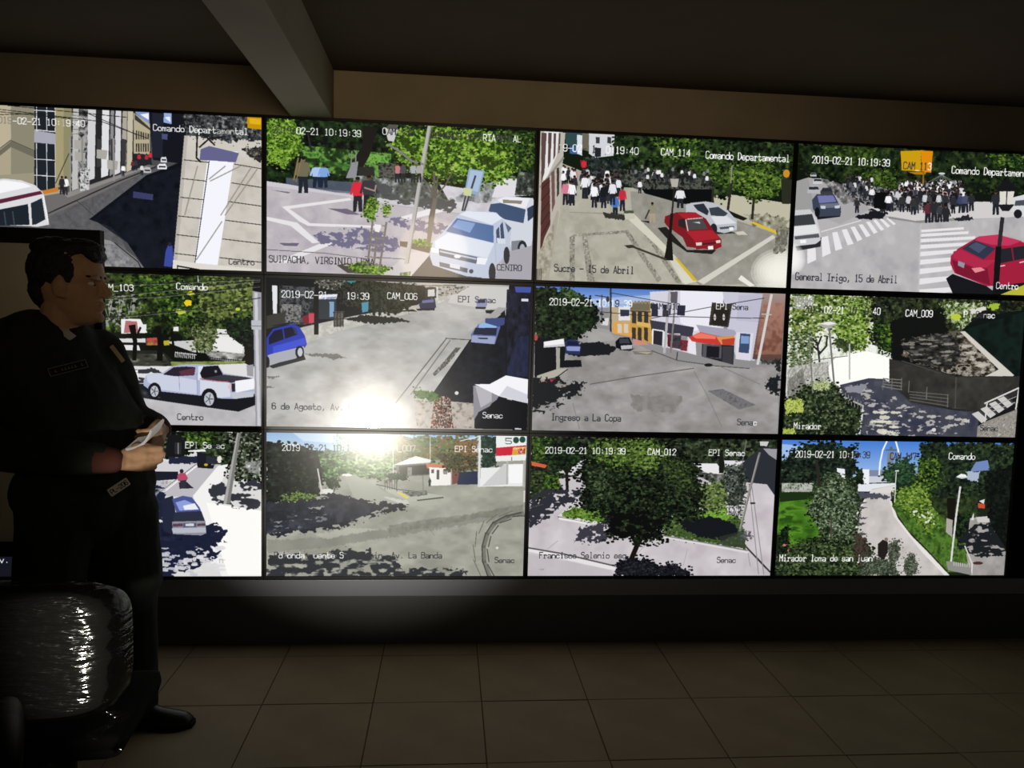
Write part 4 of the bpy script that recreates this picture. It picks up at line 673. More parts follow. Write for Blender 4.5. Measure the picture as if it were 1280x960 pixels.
    l('#d5d6da', 11, 448, 630, 430, 750)
    # slope plants
    P.fol((150, 500, 290, 480, 350, 580, 440, 650, 420, 755, 33, 755, 60, 600), ['#0c100d', '#1a2417', '#38452a', '#6f785a'], 180, 10, 9, 8); P.fol((48, 580, 140, 570, 140, 640, 50, 650), ['#8a9a3c', '#c2cc6a', '#667a2c'], 40, 6, 8); P.fol((180, 490, 280, 480, 270, 520, 200, 530), ['#8a9a5c', '#c2cc9a', '#46562c'], 24, 6, 7); P.fol((36, 725, 100, 725, 100, 756, 36, 756), ['#8a9a3c', '#c2cc6a'], 10, 5, 7)
    # lamp
    l('#6f6e6a', 9, 275, 210, 300, 490); l('#77766f', 7, 172, 250, 190, 540); p('#a9a8a2', 222, 190, 260, 175, 290, 175, 318, 186, 275, 208, 245, 205); p('#e8e8e2', 225, 184, 262, 174, 290, 174, 315, 184, 270, 192)
    # steps at right
    for k in range(4):
        x = 1010 + k*44; y = 650 - k*26; p('#c9c6c4', x, y, x + 34, y - 14, x + 82, y + 28, x + 52, y + 48)
        p('#3a3a40', x + 34, y - 14, x + 46, y - 18, x + 96, y + 26, x + 82, y + 28)
    l('#d8d6d2', 8, 1078, 595, 1255, 515); l('#d8d6d2', 8, 1255, 515, 1238, 625); l('#d0cec8', 8, 1090, 590, 1078, 690); l('#a9a7a2', 4, 1100, 620, 1240, 560); l('#b5b3ae', 4, 1095, 645, 1235, 590)
    p('#8b8680', 1040, 715, 1080, 690, 1245, 625, 1245, 772, 1035, 768); P.tex(['#6d6862', '#a19c94', '#847f78', '#b9b4ac'], (1045, 715, 1245, 630, 1245, 772, 1040, 768), g=8, rag=2)
    P.text('2019-02-21 10:19:40', 148, 92, 20.6, 34, 'kkk.kwwwwwwkk..k.www'); P.text('CAM_009', 672, 112, 20.4, 33, 'w'); P.text('EPI Senac', 952, 118, 20.8, 32, '.wk.kkgww'); P.text('Mirador', 94, 694, 20.4, 32, 'w'); P.text('Senac', 1056, 708, 19.5, 30, 'k')
    return P.finish()

def pic_sauces():
    P = Pic([(-855, 27), (801, 50), (801, 912), (-829, 915)], '#d9d8d6', 9); p, l = P.p, P.l
    P.fol((-860, 20, 801, 45, 801, 180, 560, 250, 420, 170, 200, 190, -860, 260), ['#0c0f0c', '#1a2218', '#33402a', '#5d6a48'], 200, 8, 14, 14); p('#17191a', 240, 60, 340, 70, 340, 200, 220, 200); p('#2b2d30', 280, 110, 320, 110, 320, 180, 280, 180); P.fol((350, 50, 520, 55, 500, 120, 360, 120), GREEN_M, 40, 8, 10, 12)
    p('#a9a9ad', 300, 110, 304, 110, 304, 180, 300, 180); p('#e8e8e8', 360, 158, 460, 150, 470, 166, 360, 166)
    p('#cfcdd0', -860, 240, 100, 215, 400, 235, 420, 260, 60, 420, -860, 500); p('#1b1e2a', -860, 270, 60, 285, 300, 285, 305, 330, 100, 345, -860, 330); p('#23263a', 240, 200, 420, 190, 430, 235, 250, 238, rag=4)
    p('#bab8bc', 420, 250, 560, 240, 400, 440, 170, 430); p('#f0efee', 540, 250, 600, 240, 520, 480, 801, 520, 801, 912, 560, 912, 470, 620, 390, 430); p('#fbfaf6', 470, 470, 801, 520, 801, 905, 600, 905)
    l('#5a5a60', 4, 170, 425, 410, 240); l('#f2f2f2', 7, 200, 420, 415, 250); P.tex(['#9c9aa0', '#c4c2c6', '#6a6a72'], (60, 345, 260, 340, 170, 430, 60, 440), g=14, rag=4)
    P.lace('#20243a', (-300, 400, 220, 380, 215, 660, -300, 690), 16, .40, 8, 1.6)
    # right-hand tree, pole
    P.fol((600, 55, 801, 55, 801, 350, 600, 330, 640, 200), ['#0c0e0c', '#20261c', '#4a5240', '#a5a898'], 90, 10, 10, 11); P.tex(['#e4e4e2', '#8b8d88', '#33362f'], (700, 230, 801, 220, 790, 300, 720, 290), g=10)
    P.lace('#33353c', (480, 370, 620, 350, 801, 340, 801, 515, 620, 490, 500, 465), 15, .42, 9, 1.8)
    p('#7c7a78', 655, 52, 678, 52, 612, 478, 572, 476); p('#a8a6a4', 655, 52, 664, 52, 592, 476, 574, 476)
    p('#1c1d26', 415, 170, 470, 175, 470, 235, 440, 255, 415, 250); p('#2b2d38', 470, 190, 530, 200, 540, 235, 470, 240); p('#1b1c22', 415, 245, 520, 245, 510, 268, 420, 262); P.e('#c8a828', 468, 244, 12, 8); P.e('#e6e2d8', 548, 210, 14, 22, rag=3)
    # motorcyclist
    p('#2a2a34', 305, 350, 350, 345, 395, 385, 310, 388); p('#b04a66', 295, 310, 315, 290, 345, 295, 360, 325, 345, 350, 300, 340); P.e('#25222a', 322, 282, 12, 12); p('#33303c', 312, 340, 350, 335, 345, 380, 318, 380)
    # silver mpv in the shade
    P.tex(['#14172a', '#1c2036', '#282c42'], (150, 600, 460, 610, 540, 640, 530, 730, 420, 740, 330, 800, 170, 830, 150, 700), g=14, rag=12); P.lace('#1c2036', (60, 560, 520, 600, 590, 650, 570, 760, 450, 860, 300, 905, 60, 910), 16, .43, 12, 1.6); P.dapple('#c4c4cc', (160, 740, 420, 760, 400, 905, 170, 905), 40, 22, 9, .9); P.dapple('#dcdcde', (380, 800, 560, 740, 560, 905, 380, 905), 24, 30, 10, .9)
    p('#24283c', 205, 450, 270, 430, 290, 560, 265, 660, 210, 640); p('#4a5690', 265, 450, 330, 430, 385, 440, 430, 500, 440, 525, 290, 530); p('#8c9cd8', 285, 470, 340, 455, 400, 480, 425, 512, 310, 520); p('#e8eaf4', 330, 490, 400, 475, 425, 512, 340, 515)
    p('#2b2f40', 278, 530, 440, 522, 462, 580, 270, 585); p('#8b8d9c', 265, 585, 465, 580, 470, 655, 440, 668, 270, 660); p('#b4b6c2', 262, 625, 468, 620, 468, 650, 270, 655); p('#55586a', 330, 595, 410, 592, 410, 618, 332, 620); p('#5a4048', 270, 598, 328, 596, 328, 614, 270, 616); p('#5a4048', 414, 598, 466, 594, 466, 610, 414, 612); p('#d2d3da', 345, 598, 395, 596, 395, 612, 345, 613)
    # far left (mostly behind the man)
    p('#14161f', -860, 640, -300, 600, 60, 640, 100, 800, 60, 915, -860, 918); p('#cfcfd4', -560, 870, -480, 850, -470, 915, -640, 918); p('#33408c', -640, 890, -520, 878, -520, 918, -680, 918)
    P.text('2019-02-21 10:19:39', -700, 90, 25, 40, 'w'); P.text('CAM_011', 0, 100, 27, 40, 'w'); P.text('EPI Senac', 346, 108, 27, 40, 'wwg.wwkgw'); P.text('Av. Los Sauces', -800, 795, 30, 42, 'w'); P.text('Senac', 497, 796, 27, 42, 'wwg..')
    return P.finish()

def pic_rotonda():
    P = Pic([(31, 21), (1238, 38), (1219, 685), (31, 687)], '#9c9c90', 10); p, l = P.p, P.l
    P.grad('#8fb4dc', '#c8d8e0', (31, 15, 1240, 30, 1240, 140, 31, 120)); p('#3f5a78', 300, 110, 420, 100, 440, 125, 290, 130); p('#d8e6f2', 150, 20, 360, 22, 340, 70, 200, 60, al=.6)
    P.tex(['#8e8e82', '#98988c', '#a2a296', '#acac9f'], (31, 240, 1240, 240, 1219, 688, 31, 688), g=30, stretch=1.8)
    P.fol((260, 120, 420, 110, 560, 80, 600, 130, 590, 230, 450, 230, 400, 215, 300, 240), ['#20301e', '#35502e', '#5a7a48', '#8aa870'], 120, 8, 12, 8); P.fol((355, 25, 430, 30, 425, 110, 360, 110), ['#4f7a68', '#88aaa0', '#b4ccc4'], 40, 8, 9); P.fol((430, 60, 620, 50, 700, 110, 640, 190, 520, 230, 440, 200), ['#3a5236', '#6c8a5c', '#a4ba8c'], 120, 10, 10, 8)
    P.fol((560, 40, 920, 40, 1010, 60, 1000, 150, 820, 150, 620, 140), ['#2f4a2c', '#56703e', '#6a6a40', '#7f6344', '#7a8c58'], 140, 10, 12, 8)
    p('#a4a69a', 390, 225, 440, 215, 640, 330, 690, 345, 560, 370, 440, 330)
    # left trees and shade
    P.fol((31, 70, 180, 80, 270, 110, 290, 220, 270, 310, 200, 340, 100, 335, 31, 350), ['#050706', '#0d120f', '#1a221b', '#2b3a2a'], 80, 6, 14, 10); P.fol((100, 320, 180, 300, 270, 310, 260, 330, 120, 345), ['#3a5228', '#7a8e48', '#20301a'], 30, 4, 7, 6)
    p('#dcdad4', 280, 285, 345, 280, 350, 308, 280, 310); P.e('#e4e2dc', 405, 218, 24, 7, rag=2); P.fol((300, 235, 360, 230, 370, 275, 315, 280), ['#1c281c', '#3c5034'], 20, 5, 8); l('#c9c7c0', 7, 268, 190, 288, 300); l('#5a5c54', 6, 345, 270, 342, 310)
    p('#23262e', 31, 345, 240, 335, 380, 310, 480, 345, 560, 352, 600, 362, 540, 385, 440, 410, 400, 435, 300, 455, 180, 475, 31, 492, rag=6); P.lace('#23262e', (300, 300, 480, 330, 700, 352, 690, 372, 540, 405, 440, 445, 300, 475, 60, 505, 31, 480), 9, .43, 8, 2.6); P.tex(['#1d2028', '#2a2d36', '#3b3e48'], (31, 350, 240, 345, 400, 330, 560, 370, 430, 430, 200, 470, 31, 490), g=20); p('#9a9b94', 220, 370, 300, 362, 280, 376, rag=3); p('#8b8c86', 60, 435, 110, 428, 90, 444, rag=3); P.lace('#6d7078', (40, 400, 300, 370, 330, 440, 60, 480), 7, .66, 4, 2.5); p('#1b1d22', 31, 390, 120, 380, 180, 420, 31, 440, al=.6)
    # island, yellow kerb
    p('#b2b4a8', 560, 270, 640, 280, 860, 315, 850, 325, 730, 338, 690, 342, 600, 300); l('#55574e', 5, 540, 262, 640, 285, 770, 300); p('#d8c860', 632, 298, 650, 298, 694, 322, 680, 328); l('#4d4e48', 6, 730, 336, 850, 322); P.tex(['#4a4c44', '#8b8d82'], (660, 295, 770, 290, 780, 310, 700, 318), g=8, rag=3)
    for k in range(4): p('#d0d2c8', 570 + k*30, 320 + k*5, 590 + k*30, 318 + k*5, 660 + k*12, 345 + k*2, 640 + k*12, 348 + k*2, al=.6)
    for k in range(6): l('#55584f', 4, 580 + k*11, 240, 580 + k*11, 285)
    l('#6a6d64', 4, 575, 245, 640, 248); l('#c9cabf', 4, 618, 60, 618, 260); l('#c9cabf', 4, 790, 40, 790, 160); l('#7d8078', 5, 755, 210, 758, 300); l('#5c5e56', 5, 633, 230, 635, 292)
    # houses
    p('#6f6e66', 630, 170, 780, 165, 780, 220, 640, 225); p('#e4e6e4', 622, 170, 722, 130, 795, 148, 790, 160, 640, 172); p('#35342e', 645, 178, 790, 170, 785, 215, 650, 220); p('#8a8a82', 685, 182, 705, 182, 705, 218, 685, 220); P.fol((590, 215, 680, 210, 685, 245, 600, 245), ['#1c2a1a', '#3a5030'], 20, 5, 8)
    p('#c47a56', 770, 165, 890, 168, 885, 190, 775, 188); p('#eceae4', 785, 182, 890, 188, 890, 265, 790, 268); p('#54524e', 820, 195, 832, 195, 832, 238, 820, 238); p('#54524e', 795, 192, 808, 192, 808, 210, 795, 210); p('#8a8882', 850, 195, 870, 196, 870, 215, 850, 215)
    P.man(788, 272, 40, '#2b2c30'); p('#7a4a40', 890, 200, 925, 200, 920, 255, 892, 262)
    P.fol((820, 120, 1000, 110, 1010, 190, 940, 205, 870, 200), ['#2a2a1e', '#5a4a2e', '#3a4a2a', '#7a6a48'], 70, 8, 9, 7); P.fol((900, 60, 1010, 60, 1010, 130, 920, 120), ['#6a5030', '#8a6a48', '#4a4a30'], 30, 8, 9); p('#26304a', 925, 205, 1010, 200, 1010, 262, 915, 262); P.fol((1020, 35, 1100, 40, 1095, 180, 1030, 185), ['#15241c', '#24382c', '#3a5244'], 50, 5, 9)
    p('#e6e6e6', 1025, 185, 1130, 182, 1130, 168, 1222, 166, 1220, 270, 1020, 272); p('#c9c9ca', 1130, 170, 1150, 170, 1150, 262, 1030, 270); p('#f4f4f4', 1155, 172, 1220, 168, 1218, 255, 1155, 255)
    l('#d8dad8', 11, 1020, 35, 1015, 270); l('#9a9c98', 5, 888, 190, 888, 268); l('#e4e4e4', 4, 1015, 40, 930, 60); l('#b0b2ae', 9, 1148, 150, 1146, 258); l('#b0b2ae', 8, 1225, 150, 1222, 272)
    # price board
    p('#e9ebe8', 1096, 32, 1236, 32, 1232, 150, 1094, 155); p('#c82438', 1095, 92, 1235, 80, 1232, 122, 1094, 130); p('#d8a030', 1172, 92, 1235, 86, 1232, 122, 1170, 126); p('#a8281c', 1195, 98, 1230, 96, 1228, 118, 1195, 120)
    P.text('500', 1140, 48, 36, 28, 'k.'); P.e('#1d4a3c', 1188, 56, 14, 15); P.e('#1d4a3c', 1218, 54, 14, 15); P.text('RET', 1178, 90, 18, 11, 'w'); P.text('DE', 1196, 106, 16, 11, 'w'); l('#4a4c48', 4, 1168, 135, 1168, 150)
    # roundabout markings and wear
    p('#7c7c74', 31, 520, 250, 510, 700, 455, 1000, 400, 1220, 355, 1220, 400, 1000, 440, 700, 490, 300, 555, 31, 580, al=.55, rag=5); P.tex(['#6d6d64', '#86867a'], (600, 450, 900, 410, 1220, 355, 1215, 385, 900, 440, 600, 490), g=14, al=.6, rag=4); p('#bdbdae', 260, 490, 420, 465, 560, 468, 300, 515, al=.6, rag=5)
    q = [(1220, 395), (1150, 410), (1090, 440), (1055, 490), (1038, 550), (1040, 620), (1065, 688)]
    for k in range(6): a, b = q[k], q[k + 1]; l('#55564f', 20, *a, *b, al=.55); l('#4a4b45', 6, a[0] - 8, a[1] - 4, b[0] - 8, b[1]); l('#4a4b45', 5, a[0] + 16, a[1] + 12, b[0] + 22, b[1]); l('#6a6b62', 4, a[0] - 50, a[1] - 10, b[0] - 40, b[1])
    P.e('#d8d8cc', 1100, 556, 7, 6); l('#8b8c80', 3, 790, 470, 810, 500)
    P.lace('#2b2d32', (31, 590, 180, 590, 420, 560, 620, 590, 660, 640, 580, 700, 31, 700), 13, .42, 12, 1.8, .95, .12); P.lace('#2b2d32', (620, 665, 760, 650, 950, 660, 950, 700, 620, 700), 10, .42, 9, 2., .95, .12); p('#cfccc6', 1222, 290, 1236, 290, 1234, 345, 1222, 345)
    P.text('2019-02-21 10:19:39', 104, 76, 20.9, 30, 'wwwwkkkkkkkkkkkgggg'); P.text('CAM_007', 580, 80, 20.8, 28, 'g'); P.text('EPI Senac', 906, 84, 20, 28, 'w'); P.text('Rotonda puente San Martin, Av. La Banda', 68, 576, 20.1, 30, 'kwkwwwwkkwwwwwwwkkkkkkkkkkkkkkkkkkkkkkk'); P.text('Senac', 1090, 600, 19.5, 28, 'k')
    return P.finish()

def pic_selenio():
    P = Pic([(56, 20), (1230, 37), (1194, 685), (37, 686)], '#c4bdc2', 11); p, l = P.p, P.l
    P.tex(['#bcb4ba', '#c6bfc4', '#d0cace'], (37, 280, 1240, 280, 1194, 688, 37, 688), g=50)
    P.fol((50, 15, 1240, 30, 1235, 150, 1060, 180, 820, 200, 300, 200, 50, 250), ['#0a0d0b', '#171d15', '#2c3624', '#4a563c'], 200, 6, 14, 10); P.tex(['#e4e2e4', '#c9c7ca'], (170, 190, 310, 130, 320, 170, 240, 210), g=10, rag=6)
    p('#e6e3e6', 830, 150, 940, 150, 980, 200, 960, 225, 880, 190); p('#dedbe0', 975, 135, 1115, 140, 1120, 165, 1070, 160, 980, 168); p('#2b2e34', 1060, 150, 1160, 70, 1240, 80, 1235, 330, 1180, 250, 1080, 240); p('#9a989e', 1160, 78, 1235, 82, 1235, 140, 1190, 110)
    P.tex(['#1c1f1c', '#4a4c46', '#8e8d8c'], (800, 190, 980, 200, 1040, 300, 960, 260), g=10, rag=5)
    # left group
    P.fol((45, 130, 130, 120, 160, 230, 120, 320, 42, 310), ['#10140f', '#26301c', '#4a5a30'], 80, 8, 10, 8); P.fol((60, 25, 150, 22, 150, 120, 60, 130), GREEN_M, 40, 8, 10, 8); P.fol((130, 60, 290, 50, 280, 150, 220, 190, 140, 160), GREEN_D, 60, 10, 10, 8); l('#1b1916', 14, 222, 170, 226, 275); l('#1b1916', 7, 225, 200, 245, 165); l('#1b1916', 7, 222, 200, 200, 165)
    P.lace('#2c2d36', (42, 320, 140, 255, 290, 285, 300, 315, 190, 355, 160, 390, 60, 450, 42, 450), 9, .40, 8, 1.6); p('#d0603c', 55, 140, 130, 158, 120, 172, 56, 160); P.fol((110, 210, 180, 200, 190, 270, 110, 270), GREEN_M, 20, 6, 9, 7); l('#4a4844', 4, 48, 360, 110, 345)
    # lawn beds with kerbs
    p('#d8d3d6', 180, 400, 215, 370, 340, 340, 420, 440, 330, 440, 190, 420); P.fol((200, 395, 240, 368, 320, 352, 430, 370, 430, 430, 330, 425, 210, 405), ['#2c4416', '#55782a', '#7c9a44'], 60, 5, 8, 6); l('#6d6a66', 6, 182, 405, 330, 436); l('#e8e4e6', 9, 190, 412, 330, 438)
    P.fol((660, 420, 760, 390, 880, 370, 1000, 360, 1060, 420, 1080, 560, 960, 540, 700, 495), ['#2a3a1c', '#46602c', '#3b4a30', '#6c8440'], 100, 6, 10, 7); P.fol((890, 370, 990, 362, 1040, 400, 960, 430, 860, 400), ['#3f6a20', '#6c9a34', '#8fb44c'], 40, 5, 9, 6); p('#15181c', 765, 420, 900, 400, 1020, 430, 1050, 480, 980, 515, 850, 500, 780, 460, rag=6); p('#343a34', 950, 500, 1075, 470, 1075, 555, 960, 535, al=.6)
    l('#dad5d8', 10, 680, 500, 880, 535, 1088, 575); l('#7a7674', 5, 680, 494, 880, 528, 1088, 566); l('#35332f', 8, 1082, 550, 1194, 668)
    # right shrubs, fence post, lamp
    P.fol((850, 250, 960, 240, 1015, 320, 960, 370, 880, 380, 840, 330), ['#26341c', '#5a6c38', '#8a9860'], 90, 10, 8, 7); P.fol((980, 160, 1060, 150, 1085, 290, 1030, 400, 990, 330), ['#1b1f1c', '#3a423a', '#6d746c'], 80, 9, 8, 7); l('#3a3830', 7, 880, 360, 872, 410); l('#2c2a26', 10, 1020, 340, 1018, 400); P.tex(['#2a2a2c', '#dcdada'], (990, 350, 1058, 355, 1055, 400, 988, 395), g=5, gain=3, stretch=.5)
    l('#1a1a18', 22, 960, 120, 962, 190); p('#c9c8c8', 1145, 45, 1190, 45, 1180, 68, 1148, 66); l('#77746f', 11, 1145, 100, 1100, 270, 1052, 470); l('#a5a29c', 4, 1140, 110, 1050, 460); l('#7a7876', 4, 1082, 40, 1060, 160)
    for a in ((1095, 250, 1140, 680), (1105, 240, 1165, 680)): l('#8a8688', 4, *a)
    P.e('#3a3838', 1112, 340, 14, 5); P.lace('#5a585e', (1045, 465, 1105, 475, 1115, 515, 1055, 515), 6, .45, 5); l('#9c979c', 4, 1090, 580, 1100, 640)
    # kerb lower left and bottom bush
    p('#e2dee0', 37, 553, 120, 570, 455, 640, 460, 662, 420, 655, 37, 570); l('#4a4644', 7, 37, 552, 200, 580, 455, 640, al=.9); l('#8d888c', 3, 600, 540, 540, 600, al=.6); l('#a8a2a6', 3, 180, 520, 130, 560); l('#aaa4a8', 3, 800, 560, 780, 640); p('#77727a', 85, 655, 120, 652, 110, 660); p('#b8b2b6', 37, 580, 440, 660, 440, 690, 37, 690, al=.6)
    P.fol((455, 690, 460, 630, 520, 600, 600, 605, 660, 640, 740, 630, 800, 655, 825, 690), ['#0c0c12', '#17171f', '#2a2a32'], 120, 8, 8, 8)
    # shade and the big tree
    P.lace('#3a3944', (290, 455, 420, 415, 540, 460, 450, 505, 340, 535, 265, 515), 8, .43, 10, 1.5); P.tex(['#2c2c34', '#4a4852'], (400, 390, 620, 420, 660, 480, 560, 480, 420, 450), g=10, rag=6)
    for a, w in (((535, 600, 560, 540, 570, 470), 24), ((565, 540, 600, 480, 640, 440), 14), ((555, 540, 530, 490, 540, 450), 12), ((540, 520, 536, 480), 8)): l('#17140f', w, *a)
    P.fol((340, 70, 480, 40, 640, 40, 760, 90, 830, 180, 860, 300, 850, 390, 720, 410, 660, 470, 680, 510, 600, 520, 520, 470, 430, 500, 440, 400, 340, 370, 290, 330, 310, 250, 280, 180), ['#070908', '#10150f', '#1e281a', '#36462a'], 700, 14, 12, 9, 1.8)
    P.fol((340, 60, 480, 40, 640, 45, 720, 120, 620, 180, 480, 160, 360, 130), ['#161d12', '#34471e', '#5a7530', '#7a9048'], 200, 12, 9, 8, 1.8); P.fol((680, 130, 800, 150, 840, 280, 760, 260, 690, 210), ['#141a12', '#2c3a20', '#4c6030'], 120, 12, 9, 8); P.fol((310, 190, 420, 170, 440, 300, 360, 330), ['#10150f', '#2a3622', '#526242'], 90, 12, 9, 8)
    P.dapple('#0b0d0c', (440, 370, 700, 380, 640, 500, 440, 490), 60, 22, 14, 1)
    P.text('2019-02-21 10:19:39', 122, 72, 20, 30, 'w'); P.text('CAM_012', 612, 80, 19.8, 30, 'w'); P.text('EPI Senac', 904, 84, 19.8, 29, 'w'); P.text('Francisco Selenio esq', 94, 574, 19.8, 30, 'k'); P.text('Senac', 943, 598, 19, 28, 'k')
    return P.finish()

def pic_loma():
    P = Pic([(71, 39), (1233, 55), (1179, 715), (33, 717)], '#1a2416', 12); p, l = P.p, P.l
    P.grad('#3f78d0', '#a4c0ea', (70, 30, 1240, 45, 1240, 230, 70, 230)); p('#b9cdee', 70, 60, 180, 70, 120, 140, 70, 140, al=.7)
    p('#7d88a0', 440, 190, 770, 190, 770, 225, 440, 225); p('#c8ccd4', 500, 222, 640, 220, 640, 250, 500, 255)
    # arch, statue
    l('#eef0f4', 8, 557, 215, 562, 150, 575, 90, 596, 45); l('#eef0f4', 8, 640, 46, 652, 90, 658, 150); p('#7c828c', 598, 100, 630, 98, 628, 190, 595, 190); l('#5c6470', 7, 592, 90, 642, 90); P.e('#5c6470', 617, 80, 8, 8)
    # trees along the top
    P.fol((70, 140, 110, 110, 190, 60, 340, 50, 350, 80, 430, 70, 445, 180, 400, 260, 260, 270, 70, 260), ['#0a0e0d', '#141c16', '#233026', '#33442e'], 160, 10, 12, 9); P.fol((570, 210, 620, 160, 690, 125, 735, 180, 740, 250, 620, 265), ['#15261c', '#27422c', '#3e5e3a'], 90, 8, 9, 7)
    p('#e8eaf0', 345, 180, 385, 185, 388, 235, 348, 232); p('#eceef2', 468, 185, 508, 187, 505, 275, 470, 278); p('#b9bec8', 450, 215, 470, 215, 470, 270, 450, 270); p('#e0e2e8', 440, 260, 640, 255, 620, 295, 440, 298); P.fol((440, 180, 475, 180, 478, 260, 445, 262), GREEN_D, 14, 5, 8)
    P.fol((770, 50, 1040, 55, 1240, 60, 1236, 200, 1180, 230, 1040, 330, 900, 400, 830, 330, 760, 200), ['#0a0f0c', '#16201a', '#24321f', '#36482a'], 220, 10, 13, 9); p('#6f86b8', 1040, 150, 1100, 140, 1110, 190, 1010, 200); p('#a9b4c8', 990, 195, 1060, 200, 1050, 250, 1000, 240, rag=4); P.fol((750, 140, 850, 130, 860, 260, 800, 300, 740, 240), GREEN_M, 80, 10, 10, 8)
    p('#26311e', 70, 255, 450, 260, 450, 320, 60, 330); P.tex(['#3a4a30', '#8a9080', '#c2c4bc', '#24301e'], (70, 255, 230, 255, 220, 300, 70, 300), g=8); l('#a9a8a4', 5, 70, 292, 220, 292)
    # lawns
    P.tex(['#2c5216', '#3f6e1c', '#558826', '#2a4a16'], (60, 330, 240, 320, 440, 350, 440, 560, 300, 560, 80, 600, 45, 500), g=20, stretch=2); p('#1c2e14', 60, 300, 440, 310, 440, 345, 220, 335, 60, 350); p('#203a14', 60, 430, 130, 420, 120, 440, 60, 445, al=.7, rag=5)
    # path
    P.tex(['#b9b3b0', '#c6c0bd', '#d0cbc8'], (480, 340, 520, 285, 640, 262, 625, 320, 610, 345, 640, 420, 700, 500, 780, 600, 900, 718, 430, 718, 440, 480), g=40); p('#d8d4d2', 515, 290, 640, 265, 628, 305, 510, 305); p('#4a4c58', 440, 300, 540, 305, 610, 320, 600, 335, 470, 330, rag=4)
    l('#dedad6', 9, 485, 340, 445, 410, 438, 560); p('#e2dedb', 608, 340, 618, 345, 650, 430, 720, 520, 800, 600, 910, 718, 885, 718, 770, 600, 690, 500, 630, 420)
    for y in (350, 375, 425, 455, 505): p('#4d4c52', 440, y - 4, 500, y + 2, 470, y + 12, 440, y + 6, rag=3)
    # right slope
    P.tex(['#263f18', '#3f5f22', '#557a2e', '#30481e'], (620, 370, 660, 300, 800, 320, 890, 430, 1000, 570, 1030, 670, 960, 700, 900, 700, 800, 590, 700, 490), g=16); P.fol((650, 290, 760, 260, 830, 340, 840, 440, 800, 500, 720, 420, 650, 350), ['#263c16', '#486622', '#728e34', '#93a850'], 160, 10, 9, 7); P.dapple('#d8dcc8', (720, 360, 840, 400, 830, 495, 740, 470), 16, 8, 5)
    P.tex(['#12180f', '#26341c', '#3a4a26'], (800, 330, 1040, 320, 1060, 430, 960, 560, 900, 470), g=10, rag=6); P.fol((940, 400, 1040, 420, 1060, 480, 960, 560, 930, 500), GREEN_D, 40, 8, 9)
    p('#17140f', 895, 330, 940, 330, 930, 470, 900, 470); p('#a9a39c', 893, 430, 925, 440, 920, 525, 890, 500)
    # right path in shade
    P.tex(['#8b8886', '#9c9896', '#a8a4a2'], (1010, 430, 1100, 420, 1110, 450, 1190, 600, 1180, 716, 1010, 716, 990, 600), g=30); P.lace('#1b1e22', (940, 540, 1050, 450, 1120, 460, 1195, 555, 1190, 615, 1060, 625, 950, 580), 11, .38, 8, 2.2); p('#c9c5c2', 1040, 425, 1105, 420, 1110, 450, 1050, 452); l('#d4d0cc', 7, 985, 570, 1022, 660, 1018, 716); P.e('#4a2c28', 1050, 655, 26, 8); p('#d8d8da', 1030, 400, 1015, 440, 1030, 440)
    p('#0c100e', 1105, 230, 1240, 200, 1195, 590, 1120, 470); P.fol((1080, 220, 1240, 150, 1200, 560, 1110, 460), ['#060908', '#0d120f', '#18211a'], 90, 8, 12); p('#c84a30', 1050, 355, 1085, 360, 1085, 382, 1052, 380); p('#d8d8dc', 1055, 345, 1085, 335, 1080, 360)
    # lamps
    l('#d6d6d4', 10, 962, 275, 940, 430, 915, 655); p('#c9cbcc', 940, 225, 965, 208, 990, 212, 1000, 228, 970, 234); p('#eff0f0', 942, 224, 966, 210, 988, 213, 996, 224); l('#d8d8d4', 5, 642, 200, 634, 350); p('#e4e4e2', 636, 192, 655, 190, 655, 198, 636, 198); p('#8b8a86', 890, 645, 930, 648, 1010, 665, 1020, 716, 900, 690)
    for k in range(9): l('#d2d0cc', 3, 930 + k*11, 650 + k, 930 + k*11, 668 + k)
    P.man(620, 330, 36, '#3a2c28')
    # magnolia and shrubs in the foreground
    P.fol((250, 280, 330, 210, 400, 240, 440, 330, 445, 470, 430, 640, 330, 600, 240, 470, 200, 390), ['#141a12', '#2c3a24', '#55664a', '#8e9a86'], 420, 10, 8, 7); l('#4a4036', 7, 318, 420, 315, 560); l('#2a2622', 14, 245, 150, 258, 270)
    P.fol((45, 600, 160, 560, 250, 530, 420, 560, 500, 560, 520, 620, 480, 718, 33, 718), ['#0d120c', '#1d2a18', '#3a4a2c', '#5f7046'], 320, 10, 8, 8); P.fol((55, 490, 110, 470, 100, 600, 50, 620), GREEN_D, 40, 8, 8); P.fol((440, 490, 490, 540, 520, 640, 470, 680, 430, 620), ['#241c1a', '#4a3a34', '#33402a'], 50, 8, 8); P.fol((480, 620, 620, 640, 660, 718, 460, 718), ['#1c221a', '#3c4636', '#6d7764'], 120, 8, 7); P.fol((600, 560, 655, 530, 660, 620, 630, 680, 605, 640), ['#23281f', '#4a5244', '#7c8474'], 60, 8, 7); P.fol((680, 650, 720, 600, 750, 660, 740, 718, 690, 718), ['#23281f', '#4a5244', '#7c8474'], 60, 8, 7)
    p('#221e1c', 550, 560, 575, 538, 600, 550, 600, 600, 580, 640, 550, 620); P.e('#8a7468', 592, 536, 9, 9)
    P.dapple('#c47a6a', (80, 560, 110, 560, 110, 620, 80, 610), 5, 6, 5)
    P.text('2019-02-21 10:19:39', 140, 94, 19.5, 32, 'wwwwwwwwwwwwwwwkkkk'); P.text('CAM_147', 614, 104, 19, 32, 'k'); P.text('Comando', 908, 104, 19.4, 32, 'w'); P.text('Mirador loma de san juan', 60, 614, 19.4, 32, 'w')
    return P.finish()

